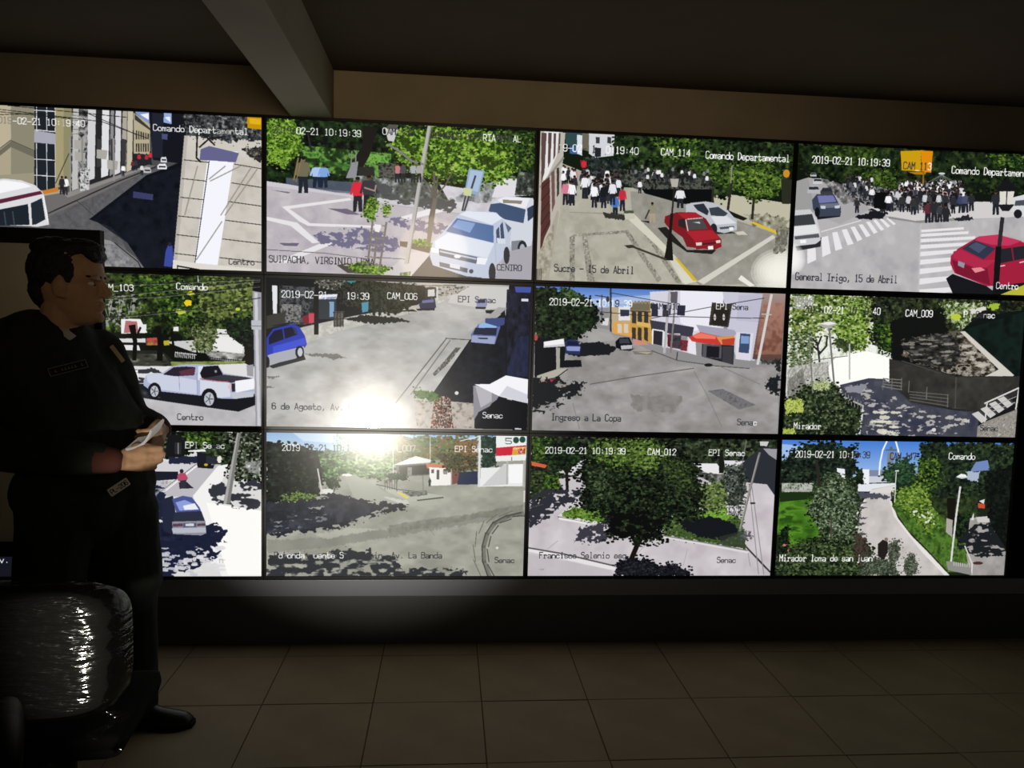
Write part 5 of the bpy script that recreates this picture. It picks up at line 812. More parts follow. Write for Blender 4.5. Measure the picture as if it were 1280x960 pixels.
# ================================================================ the room
X_L, X_R, Y_B, Y_W, Z_C = -2.743, 3.769, -5.006, .03, 2.467
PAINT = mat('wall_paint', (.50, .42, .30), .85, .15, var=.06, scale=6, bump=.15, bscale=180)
BEAM = mat('beam_paint', (.42, .37, .29), .9, .1, var=.06, scale=5, bump=.15, bscale=150)
SIDE = mat('side_wall_paint', (.74, .73, .70), .85, .15, var=.05, scale=6, bump=.15, bscale=180)
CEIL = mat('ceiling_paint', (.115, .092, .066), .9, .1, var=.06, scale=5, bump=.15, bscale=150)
GROUT = mat('grout', (.14, .115, .085), .9, .1, var=.2, scale=40)
TILE = mat('floor_tile', (.34, .265, .165), .62, .18, var=.10, scale=5.5, bump=.06, bscale=25)
BLACK = mat('black_lacquer', (.085, .09, .092), .5, .35, bump=.05, bscale=200)

floor = tag(boxes('floor', [(X_L, X_R, Y_B, Y_W, -.12, -.006)], GROUT), 'beige square-tiled floor in front of the screens', kind='structure')
P_T = .407; G = .0016
def tile_mesh(w, d):
    bm = bmesh.new(); box(bm, G, w - G, G, d - G, -.008, 0); es = [e for e in bm.edges if all(v.co.z > -.001 for v in e.verts)]
    bmesh.ops.bevel(bm, geom=es, offset=.0015, segments=1, affect='EDGES'); me = from_bm(bm, name='tile'); me.materials.append(TILE); return me
t_full, t_cut = tile_mesh(P_T, P_T), tile_mesh(P_T, .152)
rnd = random.Random(4)
for i in range(16):
    for j in range(-1, 11):
        o = link('tile', t_full if j >= 0 else t_cut, None, floor)
        o.location = (X_L + i*P_T, -.529 - j*P_T if j >= 0 else -.122, rnd.uniform(-.0006, .0006))
        if j >= 0: o.location.y = -.529 - (j - 0)*P_T
        o.rotation_euler = (rnd.uniform(-.0012, .0012), rnd.uniform(-.0012, .0012), 0)
tag(boxes('wall_back', [(X_L - .12, X_R + .12, Y_W, Y_W + .15, -.12, Z_C)], PAINT), 'painted wall carrying the video wall', kind='structure')
tag(boxes('wall_left', [(X_L - .12, X_L, Y_B, Y_W, -.12, Z_C)], SIDE), 'plain wall left of the video wall', kind='structure')
tag(boxes('wall_right', [(X_R, X_R + .12, Y_B, Y_W, -.12, Z_C)], SIDE), 'plain wall right of the video wall', kind='structure')
tag(boxes('wall_front', [(X_L - .12, X_R + .12, Y_B - .12, Y_B, -.12, Z_C)], SIDE), 'plain wall facing the screens', kind='structure')
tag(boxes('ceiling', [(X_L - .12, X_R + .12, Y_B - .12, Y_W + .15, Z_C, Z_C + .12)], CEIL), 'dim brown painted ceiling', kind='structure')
tag(boxes('trim_1', [(.098, .268, Y_B, Y_W, 2.262, Z_C)], BEAM, bev=.004), 'deep ceiling beam running back from the screens', kind='structure')

# ================================================================ the video wall: twelve displays on a black plinth
PW, PH, GX, GY, Z_T = 1.12, .63, .0216, .027, 2.2512
HOUS = mat('display_housing', (.02, .02, .022), .5, .3, bump=.05, bscale=120)
BEZ = mat('display_bezel', (.022, .023, .026), .35, .4, bump=.03, bscale=250)

def picture_mat(name, arr):
    h, w, _ = arr.shape; img = bpy.data.images.new(name, w, h)
    px = np.ones((h, w, 4), np.float32); px[..., :3] = arr[::-1]
    img.pixels.foreach_set(px.ravel()); img.update(); img.pack()
    M = bpy.data.materials.new(name); M.use_nodes = True; nt = M.node_tree; b = nt.nodes['Principled BSDF']
    t = nt.nodes.new('ShaderNodeTexImage'); t.image = img; t.extension = 'EXTEND'
    uv = nt.nodes.new('ShaderNodeUVMap'); uv.uv_map = 'uv'; nt.links.new(uv.outputs['UV'], t.inputs['Vector'])
    b.inputs['Base Color'].default_value = (.004, .004, .005, 1); b.inputs['Roughness'].default_value = .22; b.inputs['Specular IOR Level'].default_value = .35
    b.inputs['Coat Weight'].default_value = .3; b.inputs['Coat Roughness'].default_value = .05
    nt.links.new(t.outputs['Color'], b.inputs['Emission Color']); b.inputs['Emission Strength'].default_value = SCREEN
    return M
SCREEN = 1.03
def picture_mesh():
    me = bpy.data.meshes.new('picture'); a, b = PW/2, PH/2
    bm = bmesh.new(); L = bm.loops.layers.uv.new('uv')
    vs_ = [bm.verts.new(p) for p in ((-a, 0, -b), (a, 0, -b), (a, 0, b), (-a, 0, b))]; f = bm.faces.new(vs_)
    for lo, q in zip(f.loops, ((0, 0), (1, 0), (1, 1), (0, 1))): lo[L].uv = q
    bm.to_mesh(me); bm.free(); return me
def bezel_mesh():
    bm = bmesh.new(); a, b, g, h = PW/2, PH/2, GX/2 - .0006, GY/2 - .0006
    def rg(x, z, y): return [bm.verts.new(p) for p in ((-x, y, -z), (x, y, -z), (x, y, z), (-x, y, z))]
    R = [rg(a, b, .002), rg(a + .0005, b + .0005, -.004), rg(a + g - .001, b + h - .001, -.004), rg(a + g, b + h, -.003), rg(a + g, b + h, .012)]
    for p, q in zip(R[:-1], R[1:]):
        for i in range(4): bm.faces.new((p[i], p[(i + 1) % 4], q[(i + 1) % 4], q[i]))
    return from_bm(bm)
bez_me = bezel_mesh(); bez_me.materials.append(BEZ)
bm = bmesh.new(); box(bm, -PW/2 - GX/2 + .001, PW/2 + GX/2 - .001, .003, .0295, -PH/2 - GY/2 + .001, PH/2 + GY/2 - .001); hous_me = from_bm(bm); hous_me.materials.append(HOUS)

SHOWS = [(pic_alley, 'wall display showing a coach in a narrow street beside a pale stone wall'),
         (pic_suipacha, 'wall display showing a silver pick-up parked by a crossing under green trees'),
         (pic_sucre, 'wall display showing a red saloon passing a silver one beside a crowd'),
         (pic_trigo, 'wall display showing zebra crossings, a big crowd and a red car at right'),
         (pic_plaza, 'wall display behind the standing man showing a white pick-up under plaza trees'),
         (pic_agosto, 'wall display showing a wide empty street with a blue car and white awning'),
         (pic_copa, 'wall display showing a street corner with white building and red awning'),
         (pic_mirador, 'wall display showing a shaded path, retaining wall and railings under trees'),
         (pic_sauces, 'wall display behind the standing man showing a silver car from behind in tree shade'),
         (pic_rotonda, 'wall display showing a wide roundabout with price board and tyre marks'),
         (pic_selenio, 'wall display showing one large dark round tree on a pale pavement'),
         (pic_loma, 'wall display showing a garden path curving between lawns under blue sky')]
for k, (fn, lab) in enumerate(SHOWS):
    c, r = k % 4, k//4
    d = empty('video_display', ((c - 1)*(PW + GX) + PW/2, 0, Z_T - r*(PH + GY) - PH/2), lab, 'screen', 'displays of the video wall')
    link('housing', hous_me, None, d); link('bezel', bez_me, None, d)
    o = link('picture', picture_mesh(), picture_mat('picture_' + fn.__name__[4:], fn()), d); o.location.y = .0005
    o['label'] = 'glowing camera picture'

xl, xr = -(PW + GX) - GX/2, 3*(PW + GX) - GX/2
zb = Z_T - 3*PH - 2*GY - GY/2
pl = empty('display_plinth', ((xl + xr)/2, 0, 0), 'long black plinth under the bottom row of screens', 'plinth')
bm = bmesh.new(); box(bm, xl - (xl + xr)/2, xr + .0 - (xl + xr)/2 + .22, -.004, .0295, .0, zb - .075, .002); link('lower_panel', from_bm(bm), BLACK, pl)
bm = bmesh.new(); box(bm, xl - (xl + xr)/2, xr - (xl + xr)/2 + .22, -.008, .0295, zb - .074, zb - .001, .002); link('top_rail', from_bm(bm), mat('glow_tinted_rail', (.27, .28, .33), .35, .5), pl)  # rail colour lifted towards blue to stand in for glow from the screens
tag(boxes('screen_surround', [(xr + .0005, xr + .22, .002, .0295, zb, Z_T + GY/2)], mat('black_surround', (.01, .01, .01), .8, .1), bev=.002), 'narrow black upright panel at the right edge of the screens', 'panel')

# ================================================================ board on a stand, behind the man
FRM = mat('black_frame_metal', (.012, .012, .012), .5, .3)
BX0, BX1, BY, BZ0, BZ1 = -1.50, -.555, -.25, .475, 1.742
bd = empty('notice_board', ((BX0 + BX1)/2, BY, 0), 'beige board in a black frame on a stand behind the standing man', 'board')
def part(name, x0, x1, y0, y1, z0, z1, m, par, bev=.003):
    o = boxes(name, [(x0 - par.location.x, x1 - par.location.x, y0 - par.location.y, y1 - par.location.y, z0 - par.location.z, z1 - par.location.z)], m, par, bev); return o
part('board_surface', BX0 + .02, BX1 - .02, BY - .004, BY + .012, BZ0 + .03, BZ1 - .03, mat('beige_board', (.84, .78, .58), .8, .15, var=.05, scale=8), bd, .001)
part('top_rail', BX0, BX1, BY - .014, BY + .02, BZ1 - .058, BZ1, FRM, bd); part('bottom_rail', BX0, BX1, BY - .014, BY + .02, BZ0, BZ0 + .058, FRM, bd)
part('side_rail', BX0, BX0 + .03, BY - .014, BY + .02, BZ0 + .059, BZ1 - .059, FRM, bd); part('side_rail', BX1 - .03, BX1, BY - .014, BY + .02, BZ0 + .059, BZ1 - .059, FRM, bd)
for x in (BX0 + .06, BX1 - .09):
    part('leg', x, x + .03, BY + .021, BY + .046, .03, BZ1 - .1, FRM, bd); part('foot', x, x + .03, BY - .16, BY + .2, 0, .03, FRM, bd)

# ================================================================ the standing man
SKIN = mat('skin', (.42, .25, .145), .55, .35, var=.08, scale=40, bump=.1, bscale=300)
HAIR = mat('black_hair', (.010, .008, .007), .5, .4, bump=.6, bscale=220)
CLOTH = mat('dark_green_jacket', (.018, .022, .017), .85, .15, var=.15, scale=60, bump=.25, bscale=500)
TROU = mat('dark_olive_trousers', (.024, .029, .024), .85, .15, var=.15, scale=60, bump=.25, bscale=500)
SHOE = mat('black_leather', (.012, .011, .010), .35, .45, bump=.1, bscale=150)
f = Vector((math.cos(math.radians(-42)), math.sin(math.radians(-42)), 0)); lf = Vector((-f.y, f.x, 0)); up = Vector((0, 0, 1))
C0 = Vector((-.462, -.875, 0)); PEL = Vector((-.355, -.85, 0))
LSH, RSH = C0 + lf*.165 + up*1.305, C0 - lf*.175 + up*1.315
LEL, LWR = Vector((-.300, -.64, 1.075)), Vector((-.146, -.80, 1.062))
REL, RWR = Vector((-.545, -1.09, 1.045)), Vector((-.190, -1.02, 1.0))
LHIP, RHIP = PEL + lf*.085 + up*.88, PEL - lf*.085 + up*.88
LKN, LAN = Vector((-.285, -.715, .49)), Vector((-.305, -.655, .085))
RKN, RAN = Vector((-.43, -.97, .48)), Vector((-.455, -.985, .085))
HC = Vector((-.383, -.87, 1.396)); Z = up
bm = bmesh.new()
# head: loft of rings (height above chin, reach to front, reach to back, half width)
HR = [(-.004, .055, -.02, .028), (.006, .080, -.035, .040), (.022, .091, -.047, .047), (.038, .088, -.058, .055), (.052, .089, -.068, .059), (.066, .090, -.078, .063), (.084, .092, -.090, .068), (.104, .092, -.099, .072),
      (.120, .085, -.104, .073), (.135, .095, -.107, .075), (.150, .098, -.108, .076), (.175, .095, -.108, .076), (.200, .084, -.100, .070), (.222, .064, -.084, .060), (.238, .036, -.060, .044), (.247, .006, -.03, .022)]
def hring(z, fr, bk, w, n=32):
    R = []
    for k in range(n):
        t = 2*math.pi*k/n; c, s = math.cos(t), math.sin(t); mid = (fr + bk)*.35
        x = mid + (c*(fr - mid) if c > 0 else -c*(bk - mid))
        R.append(HC + Vector((x, s*w*(1 - .10*max(0, c)**2), z)))
    return R
ring_tube(bm, [hring(*h) for h in HR])
cap(bm, HC + Vector((.092, 0, .128)), HC + Vector((.112, 0, .094)), .008, .0118)            # nose
for s in (-1, 1):
    ell(bm, HC + Vector((.103, s*.0115, .086)), (.012, .009, .009)); ell(bm, HC + Vector((.088, s*.033, .138)), (.012, .024, .008))     # nostril wing, brow
    ell(bm, HC + Vector((.004, s*.077, .108)), (.020, .009, .032), Matrix.Rotation(.15, 3, 'Y'))   # cheek, ear
    ell(bm, HC + Vector((.010, s*.080, .114)), (.013, .008, .022)); ell(bm, HC + Vector((.013, s*.074, .084)), (.009, .007, .010))
ell(bm, HC + Vector((.091, 0, .0605)), (.012, .024, .0065)); ell(bm, HC + Vector((.0885, 0, .047)), (.012, .021, .0075)); ell(bm, HC + Vector((.082, 0, .018)), (.016, .021, .015))   # lips, chin
cap(bm, HC + Vector((-.052, 0, -.12)), HC + Vector((-.022, 0, .055)), .062, .058)                                # neck
cap(bm, C0 + lf*.13 + up*1.30, C0 - lf*.13 + up*1.30, .075, .075); cap(bm, C0 + up*1.22, PEL + up*.92, .125, .12, u=lf, flat=.75)
for sh, el, wr in ((LSH, LEL, LWR), (RSH, REL, RWR)): cap(bm, sh, el, .05, .038); cap(bm, el, wr, .038, .026)
for hp, kn, an in ((LHIP, LKN, LAN), (RHIP, RKN, RAN)): cap(bm, hp, kn, .08, .05); cap(bm, kn, an, .048, .035)
def hand(bm, wr, d, back, side, curl, th=(.55, .55, .5)):
    """palm and five bent fingers; d along the hand, back out of its back, side towards the thumb"""
    d, back, side = Vector(d).normalized(), Vector(back).normalized(), Vector(side).normalized()
    cap(bm, wr - d*.02, wr + d*.02, .024, .024, u=side, flat=.75)
    for k, (o, Lk) in enumerate(((.029, .070), (.0098, .074), (-.0095, .071), (-.028, .064))):
        cap(bm, wr + d*.012 + side*o*.55, wr + d*Lk + side*o, .0135, .0108)
    cap(bm, wr + d*.03 + side*.016, wr + d*.06 + side*.018, .017, .014); cap(bm, wr + d*.03 - side*.012, wr + d*.06 - side*.016, .017, .013)
    for k, (o, Lk, ln) in enumerate(((.029, .070, (.040, .024, .019)), (.0098, .074, (.044, .028, .020)), (-.0095, .071, (.041, .026, .020)), (-.028, .064, (.033, .020, .018)))):
        q = wr + d*Lk + side*o; a = 0.
        for s_, (ll, r) in enumerate(zip(ln, (.0094, .0086, .0078))):
            a += curl[s_]*(1 + .06*k); dd = d*math.cos(a) - back*math.sin(a); e = q + dd*ll; cap(bm, q, e, r + .0003, r, n=10); q = e
    q = wr + d*.018 + side*.022; a1 = q + (d*th[0] + side*th[1] - back*th[2]).normalized()*.040; a2 = a1 + (d*.9 - back*.45 - side*.1).normalized()*.030; a3 = a2 + (d*.8 - back*.5 - side*.35).normalized()*.024
    cap(bm, q, a1, .0135, .0115, n=10); cap(bm, a1, a2, .0112, .0100, n=10); cap(bm, a2, a3, .0098, .0085, n=10)
hand(bm, RWR, (.86, .50, .02), (-.50, -.86, .10), (-.02, .1, 1), (1.05, 1.2, .85))
hand(bm, LWR, (.30, -.95, -.14), (.95, .30, .10), (-.1, .1, 1), (.55, 1.05, .7), (.9, .4, .1))
person = blob('person', bm, .0042, 5, SKIN, None)
tag(person, 'standing man in a dark uniform jacket, seen in profile, reading a folded paper', 'person')
# hair
bm = bmesh.new(); ell(bm, HC + Vector((-.022, 0, .165)), (.100, .084, .094)); ell(bm, HC + Vector((.030, 0, .226)), (.070, .062, .030)); ell(bm, HC + Vector((.075, 0, .206)), (.028, .050, .022), Matrix.Rotation(.5, 3, 'Y'))
ell(bm, HC + Vector((-.068, 0, .105)), (.046, .062, .066)); ell(bm, HC + Vector((-.045, 0, .225)), (.065, .062, .036))
for s in (-1, 1): ell(bm, HC + Vector((.022, s*.066, .155)), (.020, .014, .036))
blob('hair', bm, .005, 2, HAIR, person, .004, 60)
EYE = mat('eye_white', (.6, .57, .52), .2, .5); IRIS = mat('eye_iris', (.02, .012, .008), .2, .5)
for s in (-1, 1):
    bm = bmesh.new(); ell(bm, HC + Vector((.0745, s*.030, .121)), (.0115, .0125, .0075)); e = link('eye', from_bm(bm, True), EYE, person)
    bm = bmesh.new(); ell(bm, HC + Vector((.0828, s*.030, .121)), (.0040, .0055, .0055), seg=12); link('iris', from_bm(bm, True), IRIS, e)
    bm = bmesh.new(); cap(bm, HC + Vector((.0955, s*.015, .141)), HC + Vector((.0725, s*.052, .143)), .0040, .003, n=8); link('eyebrow', from_bm(bm, True), HAIR, person)
# undershirt
bm = bmesh.new(); NB = HC + Vector((-.046, 0, -.055))
cap(bm, NB - Z*.10 + f*.015, NB + f*.022 - Z*.005, .075, .066); link('undershirt', from_bm(bm, True), mat('pale_undershirt', (.42, .40, .36), .85, .1, bump=.2, bscale=400), person)
# jacket
bm = bmesh.new()
cap(bm, C0 + lf*.10 + up*1.285, C0 - lf*.115 + up*1.295, .095, .098); cap(bm, C0 + lf*.06 + up*1.22, C0 - lf*.06 + up*1.22, .145, .145)
cap(bm, C0 + up*1.26 + f*.01, PEL + up*1.02 + f*.01, .185, .185, u=lf, flat=.72); cap(bm, C0*.4 + PEL*.6 + up*1.05, PEL + up*.955, .180, .178, u=lf, flat=.74); cap(bm, PEL + up*.935, PEL + up*.945, .165, .165, u=lf, flat=.74)
cap(bm, C0 + f*.08 + up*1.24, C0 + f*.10 + up*1.05, .075, .07)
for sh, el, wr in ((LSH, LEL, LWR), (RSH, REL, RWR)):
    cap(bm, sh + up*.0, el, .074, .062); cap(bm, el, el*.25 + wr*.75, .064, .050); cap(bm, el*.5 + wr*.5, el*.14 + wr*.86, .055, .047)
    cap(bm, C0 + up*1.325, sh, .068, .068)
for k in range(17):                                          # stand-up collar round the neck, open at the throat
    t = math.radians(-42 + 46 + k*(268/16)); q = math.cos(t + math.radians(42)); c = NB + Vector((math.cos(t)*.083 - .008, math.sin(t)*.080, -.038 - .030*q)); cap(bm, c - Z*.05, c + Z*(.036 - .036*q), .020, .010, n=8)
jk = blob('jacket', bm, .0075, 4, CLOTH, person, .008, 11, (1, 1, .8))
# cuffs
RED = mat('maroon_cuff', (.10, .035, .028), .8, .15, bump=.3, bscale=400)
for el, wr in ((LEL, LWR), (REL, RWR)):
    dd = (wr - el).normalized(); bm = bmesh.new(); cap(bm, wr - dd*.055, wr - dd*.016, .043, .038, n=20); link('cuff', from_bm(bm, True), RED, jk)
# trousers
bm = bmesh.new()
cap(bm, PEL + up*.93, PEL + up*.86, .162, .17, u=lf, flat=.78); cap(bm, LHIP + lf*.01, RHIP - lf*.01, .12, .12)
for hp, kn, an, w in ((LHIP, LKN, LAN, 1), (RHIP, RKN, RAN, 1)): cap(bm, hp - up*.02, kn, .118, .088); cap(bm, kn, an + up*.02, .088, .083); cap(bm, an + up*.10, an - up*.01, .082, .082)
cap(bm, LHIP + Vector((.045, .02, -.08)), LKN + Vector((.03, 0, .05)), .085, .075)
tr = blob('trousers', bm, .0085, 4, TROU, person, .007, 10, (1, 1, .6))
# shoes
for an, d in ((LAN, Vector((1, -.06, 0))), (RAN, Vector((.80, -.60, 0)))):
    d.normalize(); sd = Vector((-d.y, d.x, 0)); b0 = Vector((an.x, an.y, 0)); bm = bmesh.new()
    R = []
    for s_, w, h in ((-.085, .030, .062), (-.075, .036, .085), (-.04, .040, .098), (.0, .041, .098), (.05, .042, .080), (.10, .046, .062), (.15, .046, .052), (.185, .038, .044), (.205, .022, .032)):
        R.append([b0 + d*s_ + sd*(math.cos(t)*w) + up*(.012 + max(0., math.sin(t))*(h - .012) if math.sin(t) > 0 else .012) for t in [k*math.pi*2/16 for k in range(16)]])
    ring_tube(bm, R); sh = link('shoe', from_bm(bm, True), SHOE, person)
    bm = bmesh.new(); P = [b0 + d*s_ + sd*w for s_, w in ((-.09, .02), (-.06, .038), (0, .040), (.06, .044), (.13, .050), (.18, .043), (.212, .018), (.212, -.018), (.18, -.043), (.13, -.050), (.06, -.044), (0, -.040), (-.06, -.038), (-.09, -.02))]
    ring_tube(bm, [P, [q + up*.016 for q in P]]); link('sole', from_bm(bm), mat('rubber_sole', (.01, .01, .01), .8, .2), sh)

# things pinned to the uniform
from mathutils.bvhtree import BVHTree
def bvh(o): return BVHTree.FromPolygons([v.co.copy() for v in o.data.vertices], [tuple(p.vertices) for p in o.data.polygons])
JB, TB = bvh(jk), bvh(tr)
def on_cloth(tree, x, z, rot, ydir=Vector((0, 1, 0))):
    loc, n, i, dist = tree.ray_cast(Vector((x, -2.2, z)), ydir)
    if n.dot(ydir) > 0: n = -n
    n = (n + Vector((.15, -.6, 0))).normalized()
    u = up.cross(n).normalized(); v = n.cross(u); a = math.radians(rot)
    return loc + n*.006, n, u*math.cos(a) + v*math.sin(a), v*math.cos(a) - u*math.sin(a)
def plate(name, L, w, h, material, parent, th=.0035, off=0.):
    loc, n, u, v = L; loc = loc + n*off; bm = bmesh.new(); pts = []
    for sx, sy in ((-1, -1), (1, -1), (1, 1), (-1, 1)):
        for k in range(4):
            a = math.radians({(-1, -1): 180, (1, -1): 270, (1, 1): 0, (-1, 1): 90}[(sx, sy)] + k*30); r = min(w, h)*.12
            pts.append(loc + u*(sx*(w/2 - r) + math.cos(a)*r) + v*(sy*(h/2 - r) + math.sin(a)*r))
    ring_tube(bm, [pts, [p + n*th for p in pts]]); return link(name, from_bm(bm), material, parent)
def strokes(name, L, w, h, txt, material, parent, off, pitch, hh, wd):
    loc, n, u, v = L; bm = bmesh.new(); x0 = -len(txt)*pitch/2
    for i, ch in enumerate(txt):
        for st in GLYPH[ch].split(';'):
            P = [loc + n*off + u*(x0 + (i + .12 + int(a[0])*.19)*pitch) + v*((int(a[1]) - 5.5)*hh/7) for a in st.split()]
            for a, b in zip(P[:-1], P[1:]):
                d = (b - a).normalized(); s = n.cross(d)*wd/2; e = d*wd*.4; q = [a + s - e, b + s + e, b - s + e, a - s - e]; ring_tube(bm, [q, [p + n*.0004 for p in q]])
    return link(name, from_bm(bm), material, parent)
BADGE = mat('badge_white', (.80, .79, .74), .5, .3); INK = mat('badge_ink', (.02, .02, .02), .6, .2); STITCH = mat('grey_stitching', (.22, .22, .20), .8, .1)
L = on_cloth(TB, -.240, .900, 30); L = (L[0] + L[1]*.010, *L[1:])
bg = plate('badge', L, .064, .026, BADGE, person); strokes('badge_lettering', L, 0, 0, 'PL-206', INK, bg, .0036, .0092, .0135, .0021)
L = on_cloth(JB, -.350, 1.265, 15)
nt_ = plate('name_tape', L, .108, .027, mat('name_tape_cloth', (.014, .016, .014), .9, .1), person, .002)
bm = bmesh.new(); loc, n, u, v = L
for a, b in (((-1, -1), (1, -1)), ((1, -1), (1, 1)), ((1, 1), (-1, 1)), ((-1, 1), (-1, -1))):
    p0 = loc + n*.0025 + u*a[0]*.051 + v*a[1]*.0115; p1 = loc + n*.0025 + u*b[0]*.051 + v*b[1]*.0115; cap(bm, p0, p1, .0009, .0009, n=6)
link('stitched_border', from_bm(bm), STITCH, nt_)
bm = bmesh.new()
for k in range(9):
    if k in (1, 7): continue
    p0 = loc + n*.0025 + u*(-.036 + k*.009); cap(bm, p0 - v*.0028, p0 + v*.0032 + u*.002, .0010, .0010, n=6); cap(bm, p0 - v*.003 + u*.001, p0 - v*.003 + u*.005, .0009, .0009, n=6)
link('faint_stitching', from_bm(bm), STITCH, nt_)
L = on_cloth(JB, -.288, 1.302, -55); plate('shoulder_insignia', L, .062, .013, mat('insignia_gold', (.42, .38, .22), .7, .2), person, .003)

# folded paper held in both hands
bm = bmesh.new(); A, B = Vector((-.160, -.985, 1.046)), Vector((-.112, -.92, 1.094)); W2 = Vector((.012, .055, .022)); nn = (B - A).cross(W2).normalized(); R = []
for k in range(13):
    t = k/12; c = A.lerp(B, t) + Vector((.35, 0, -.6)).normalized()*(.016*math.sin(math.pi*t)); R.append([c - W2*.55 - nn*.004, c + W2*.55 - nn*.004, c + W2*.6, c + W2*.55 + nn*.004, c - W2*.55 + nn*.004, c - W2*.6])
ring_tube(bm, R); pp = link('folded_paper', from_bm(bm, False), mat('white_paper', (.72, .72, .74), .8, .1, bump=.1, bscale=80)); tag(pp, 'white folded paper held in the hands of the standing man', 'paper')

# ================================================================ office chair in the foreground, back to the camera, still in its wrapping
CX, CY, CR = -.150, -1.63, math.radians(5)
ch = empty('office_chair', (CX, CY, 0), 'black office chair with backrest still wrapped in clear plastic, bottom left corner', 'chair'); ch.rotation_euler.z = CR
FAB = mat('black_chair_fabric', (.0035, .0035, .0035), .9, .1, bump=.3, bscale=600); PLA = mat('black_chair_plastic', (.008, .008, .008), .6, .25, bump=.05, bscale=200)
def pad(w, h, t, zc, rr, grow=0., seed=0, wr=0.):
    """rounded upright cushion, bowed towards the sitter"""
    bm = bmesh.new(); nx, nz = 44, 34; F = {}; 
    def pt(i, j, s):
        a = -1 + 2*i/nx; b = -1 + 2*j/nz
        ex = 5.; k = max(abs(a), abs(b)); q = (abs(a)**ex + abs(b)**ex)**(1/ex) if k > 0 else 1; sc = k/q if q > 0 else 1
        x, z = a*sc, b*sc; rr_ = (abs(x)**4 + abs(z)**4)**.25
        y = s*(t/2 + grow)*math.sqrt(max(0., 1 - min(1, rr_)**12)) + .05*abs(x)**9
        p = Vector((x*(w/2 + grow), y, z*(h/2 + grow)))
        if wr:
            e = max(0., (x - .62)/.38)
            p += Vector((.35, s, 0))*wr*(mnoise.noise(Vector((p.x*18, seed, p.z*55 + p.x*60)))*(.15 + 1.8*e) + (.2 + .6*e)*mnoise.noise(Vector((p.x*70, seed + 3, p.z*90))))
        return p
    for s in (-1, 1):
        for i in range(nx + 1):
            for j in range(nz + 1):
                if s == 1 and (i in (0, nx) or j in (0, nz)): F[s, i, j] = F[-1, i, j]
                else: F[s, i, j] = bm.verts.new(pt(i, j, s))
        for i in range(nx):
            for j in range(nz): 
                vv = [F[s, i, j], F[s, i + 1, j], F[s, i + 1, j + 1], F[s, i, j + 1]]; bm.faces.new(vv if s < 0 else vv[::-1])
    for v in bm.verts: v.co.z += zc
    return from_bm(bm, True)
link('backrest', pad(.425, .295, .085, .695, 0), FAB, ch)
FILM = bpy.data.materials.new('clear_plastic_film'); FILM.use_nodes = True; nt = FILM.node_tree; nt.nodes.clear()
o_ = nt.nodes.new('ShaderNodeOutputMaterial'); mx = nt.nodes.new('ShaderNodeMixShader'); tr_ = nt.nodes.new('ShaderNodeBsdfTransparent'); gl = nt.nodes.new('ShaderNodeBsdfGlossy'); fr = nt.nodes.new('ShaderNodeLayerWeight'); bp = nt.nodes.new('ShaderNodeBump'); wv = nt.nodes.new('ShaderNodeTexNoise'); tcx = nt.nodes.new('ShaderNodeTexCoord'); mp = nt.nodes.new('ShaderNodeMapping'); mr = nt.nodes.new('ShaderNodeMapRange')
tr_.inputs[0].default_value = (.93, .94, .93, 1); gl.inputs['Color'].default_value = (.95, .96, .94, 1); gl.inputs['Roughness'].default_value = .12
mp.inputs['Scale'].default_value = (14, 14, 70); mp.inputs['Rotation'].default_value = (0, .45, 0); wv.inputs['Scale'].default_value = 1.; wv.inputs['Detail'].default_value = 3; bp.inputs['Strength'].default_value = .8; bp.inputs['Distance'].default_value = .010
fr.inputs['Blend'].default_value = .28; mr.inputs['To Min'].default_value = .038; mr.inputs['To Max'].default_value = .75
nt.links.new(tcx.outputs['Object'], mp.inputs['Vector']); nt.links.new(mp.outputs['Vector'], wv.inputs['Vector']); nt.links.new(wv.outputs['Fac'], bp.inputs['Height']); nt.links.new(bp.outputs['Normal'], gl.inputs['Normal'])
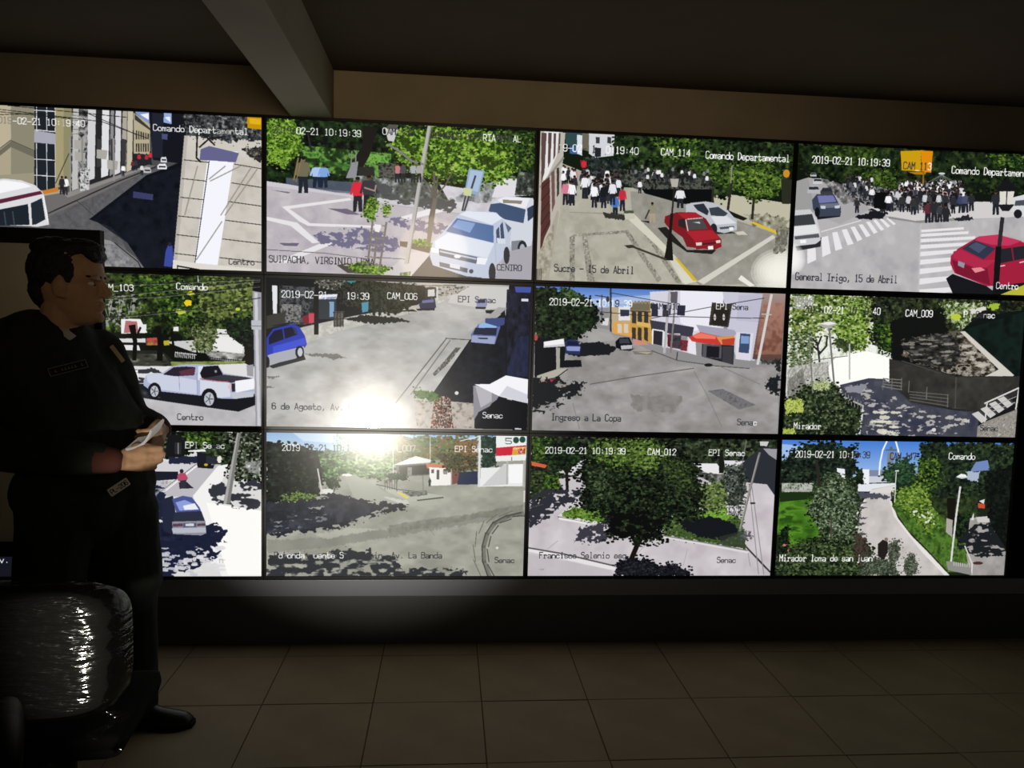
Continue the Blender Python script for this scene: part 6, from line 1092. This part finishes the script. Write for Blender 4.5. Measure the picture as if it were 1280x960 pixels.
nt.links.new(fr.outputs['Fresnel'], mr.inputs['Value']); nt.links.new(mr.outputs['Result'], mx.inputs['Fac']); nt.links.new(tr_.outputs[0], mx.inputs[1]); nt.links.new(gl.outputs[0], mx.inputs[2]); nt.links.new(mx.outputs[0], o_.inputs['Surface'])
fl = link('plastic_wrap', pad(.425, .295, .085, .695, 0, .007, 2, .005), FILM, ch); fl['label'] = 'crinkled clear plastic wrap'
def cpart(name, L, m_, bev=.004): return boxes(name, L, m_, ch, bev)
bm = bmesh.new(); cap(bm, (0, -.035, .60), (0, -.06, .42), .03, .028, u=(1, 0, 0), flat=.4); cap(bm, (0, -.06, .42), (0, .12, .385), .028, .03, u=(1, 0, 0), flat=.4); link('back_bracket', from_bm(bm, True), PLA, ch)
bm = bmesh.new(); box(bm, -.185, .185, .06, .43, .395, .455, .03); link('seat', from_bm(bm, True), FAB, ch)
# loose tail of film hanging from the corner of the wrap
bm = bmesh.new(); R = []
for k in range(10):
    t = k/9; z = .565 - .115*t; R.append([Vector((.165 + .035*math.sin(9*t) * (1 - .3*t) + x_, -.02 - .012*math.sin(7*t + x_*80), z)) for x_ in (0, .012, .024, .036)])
V = [[bm.verts.new(p) for p in r] for r in R]
for a, b in zip(V[:-1], V[1:]):
    for i in range(3): bm.faces.new((a[i], a[i + 1], b[i + 1], b[i]))
link('plastic_wrap_tail', from_bm(bm, True), FILM, ch)
bm = bmesh.new(); cap(bm, (0, .24, .09), (0, .24, .38), .028, .025); link('gas_column', from_bm(bm, True), PLA, ch)
for k in range(5):
    a = math.radians(54 + 72*k); e = Vector((math.cos(a)*.27, .24 + math.sin(a)*.27, .075)); bm = bmesh.new(); cap(bm, (0, .24, .105), e, .03, .018, flat=.7); lg = link('base_leg', from_bm(bm, True), PLA, ch)
    bm = bmesh.new()
    for s in (-1, 1):
        n_ = Vector((-math.sin(a), math.cos(a), 0)); c = Vector((e.x, e.y, .028)) + n_*.014*s; cap(bm, c - n_*.006, c + n_*.006, .0275, .0275, n=16)
    link('caster', from_bm(bm, True), PLA, lg)
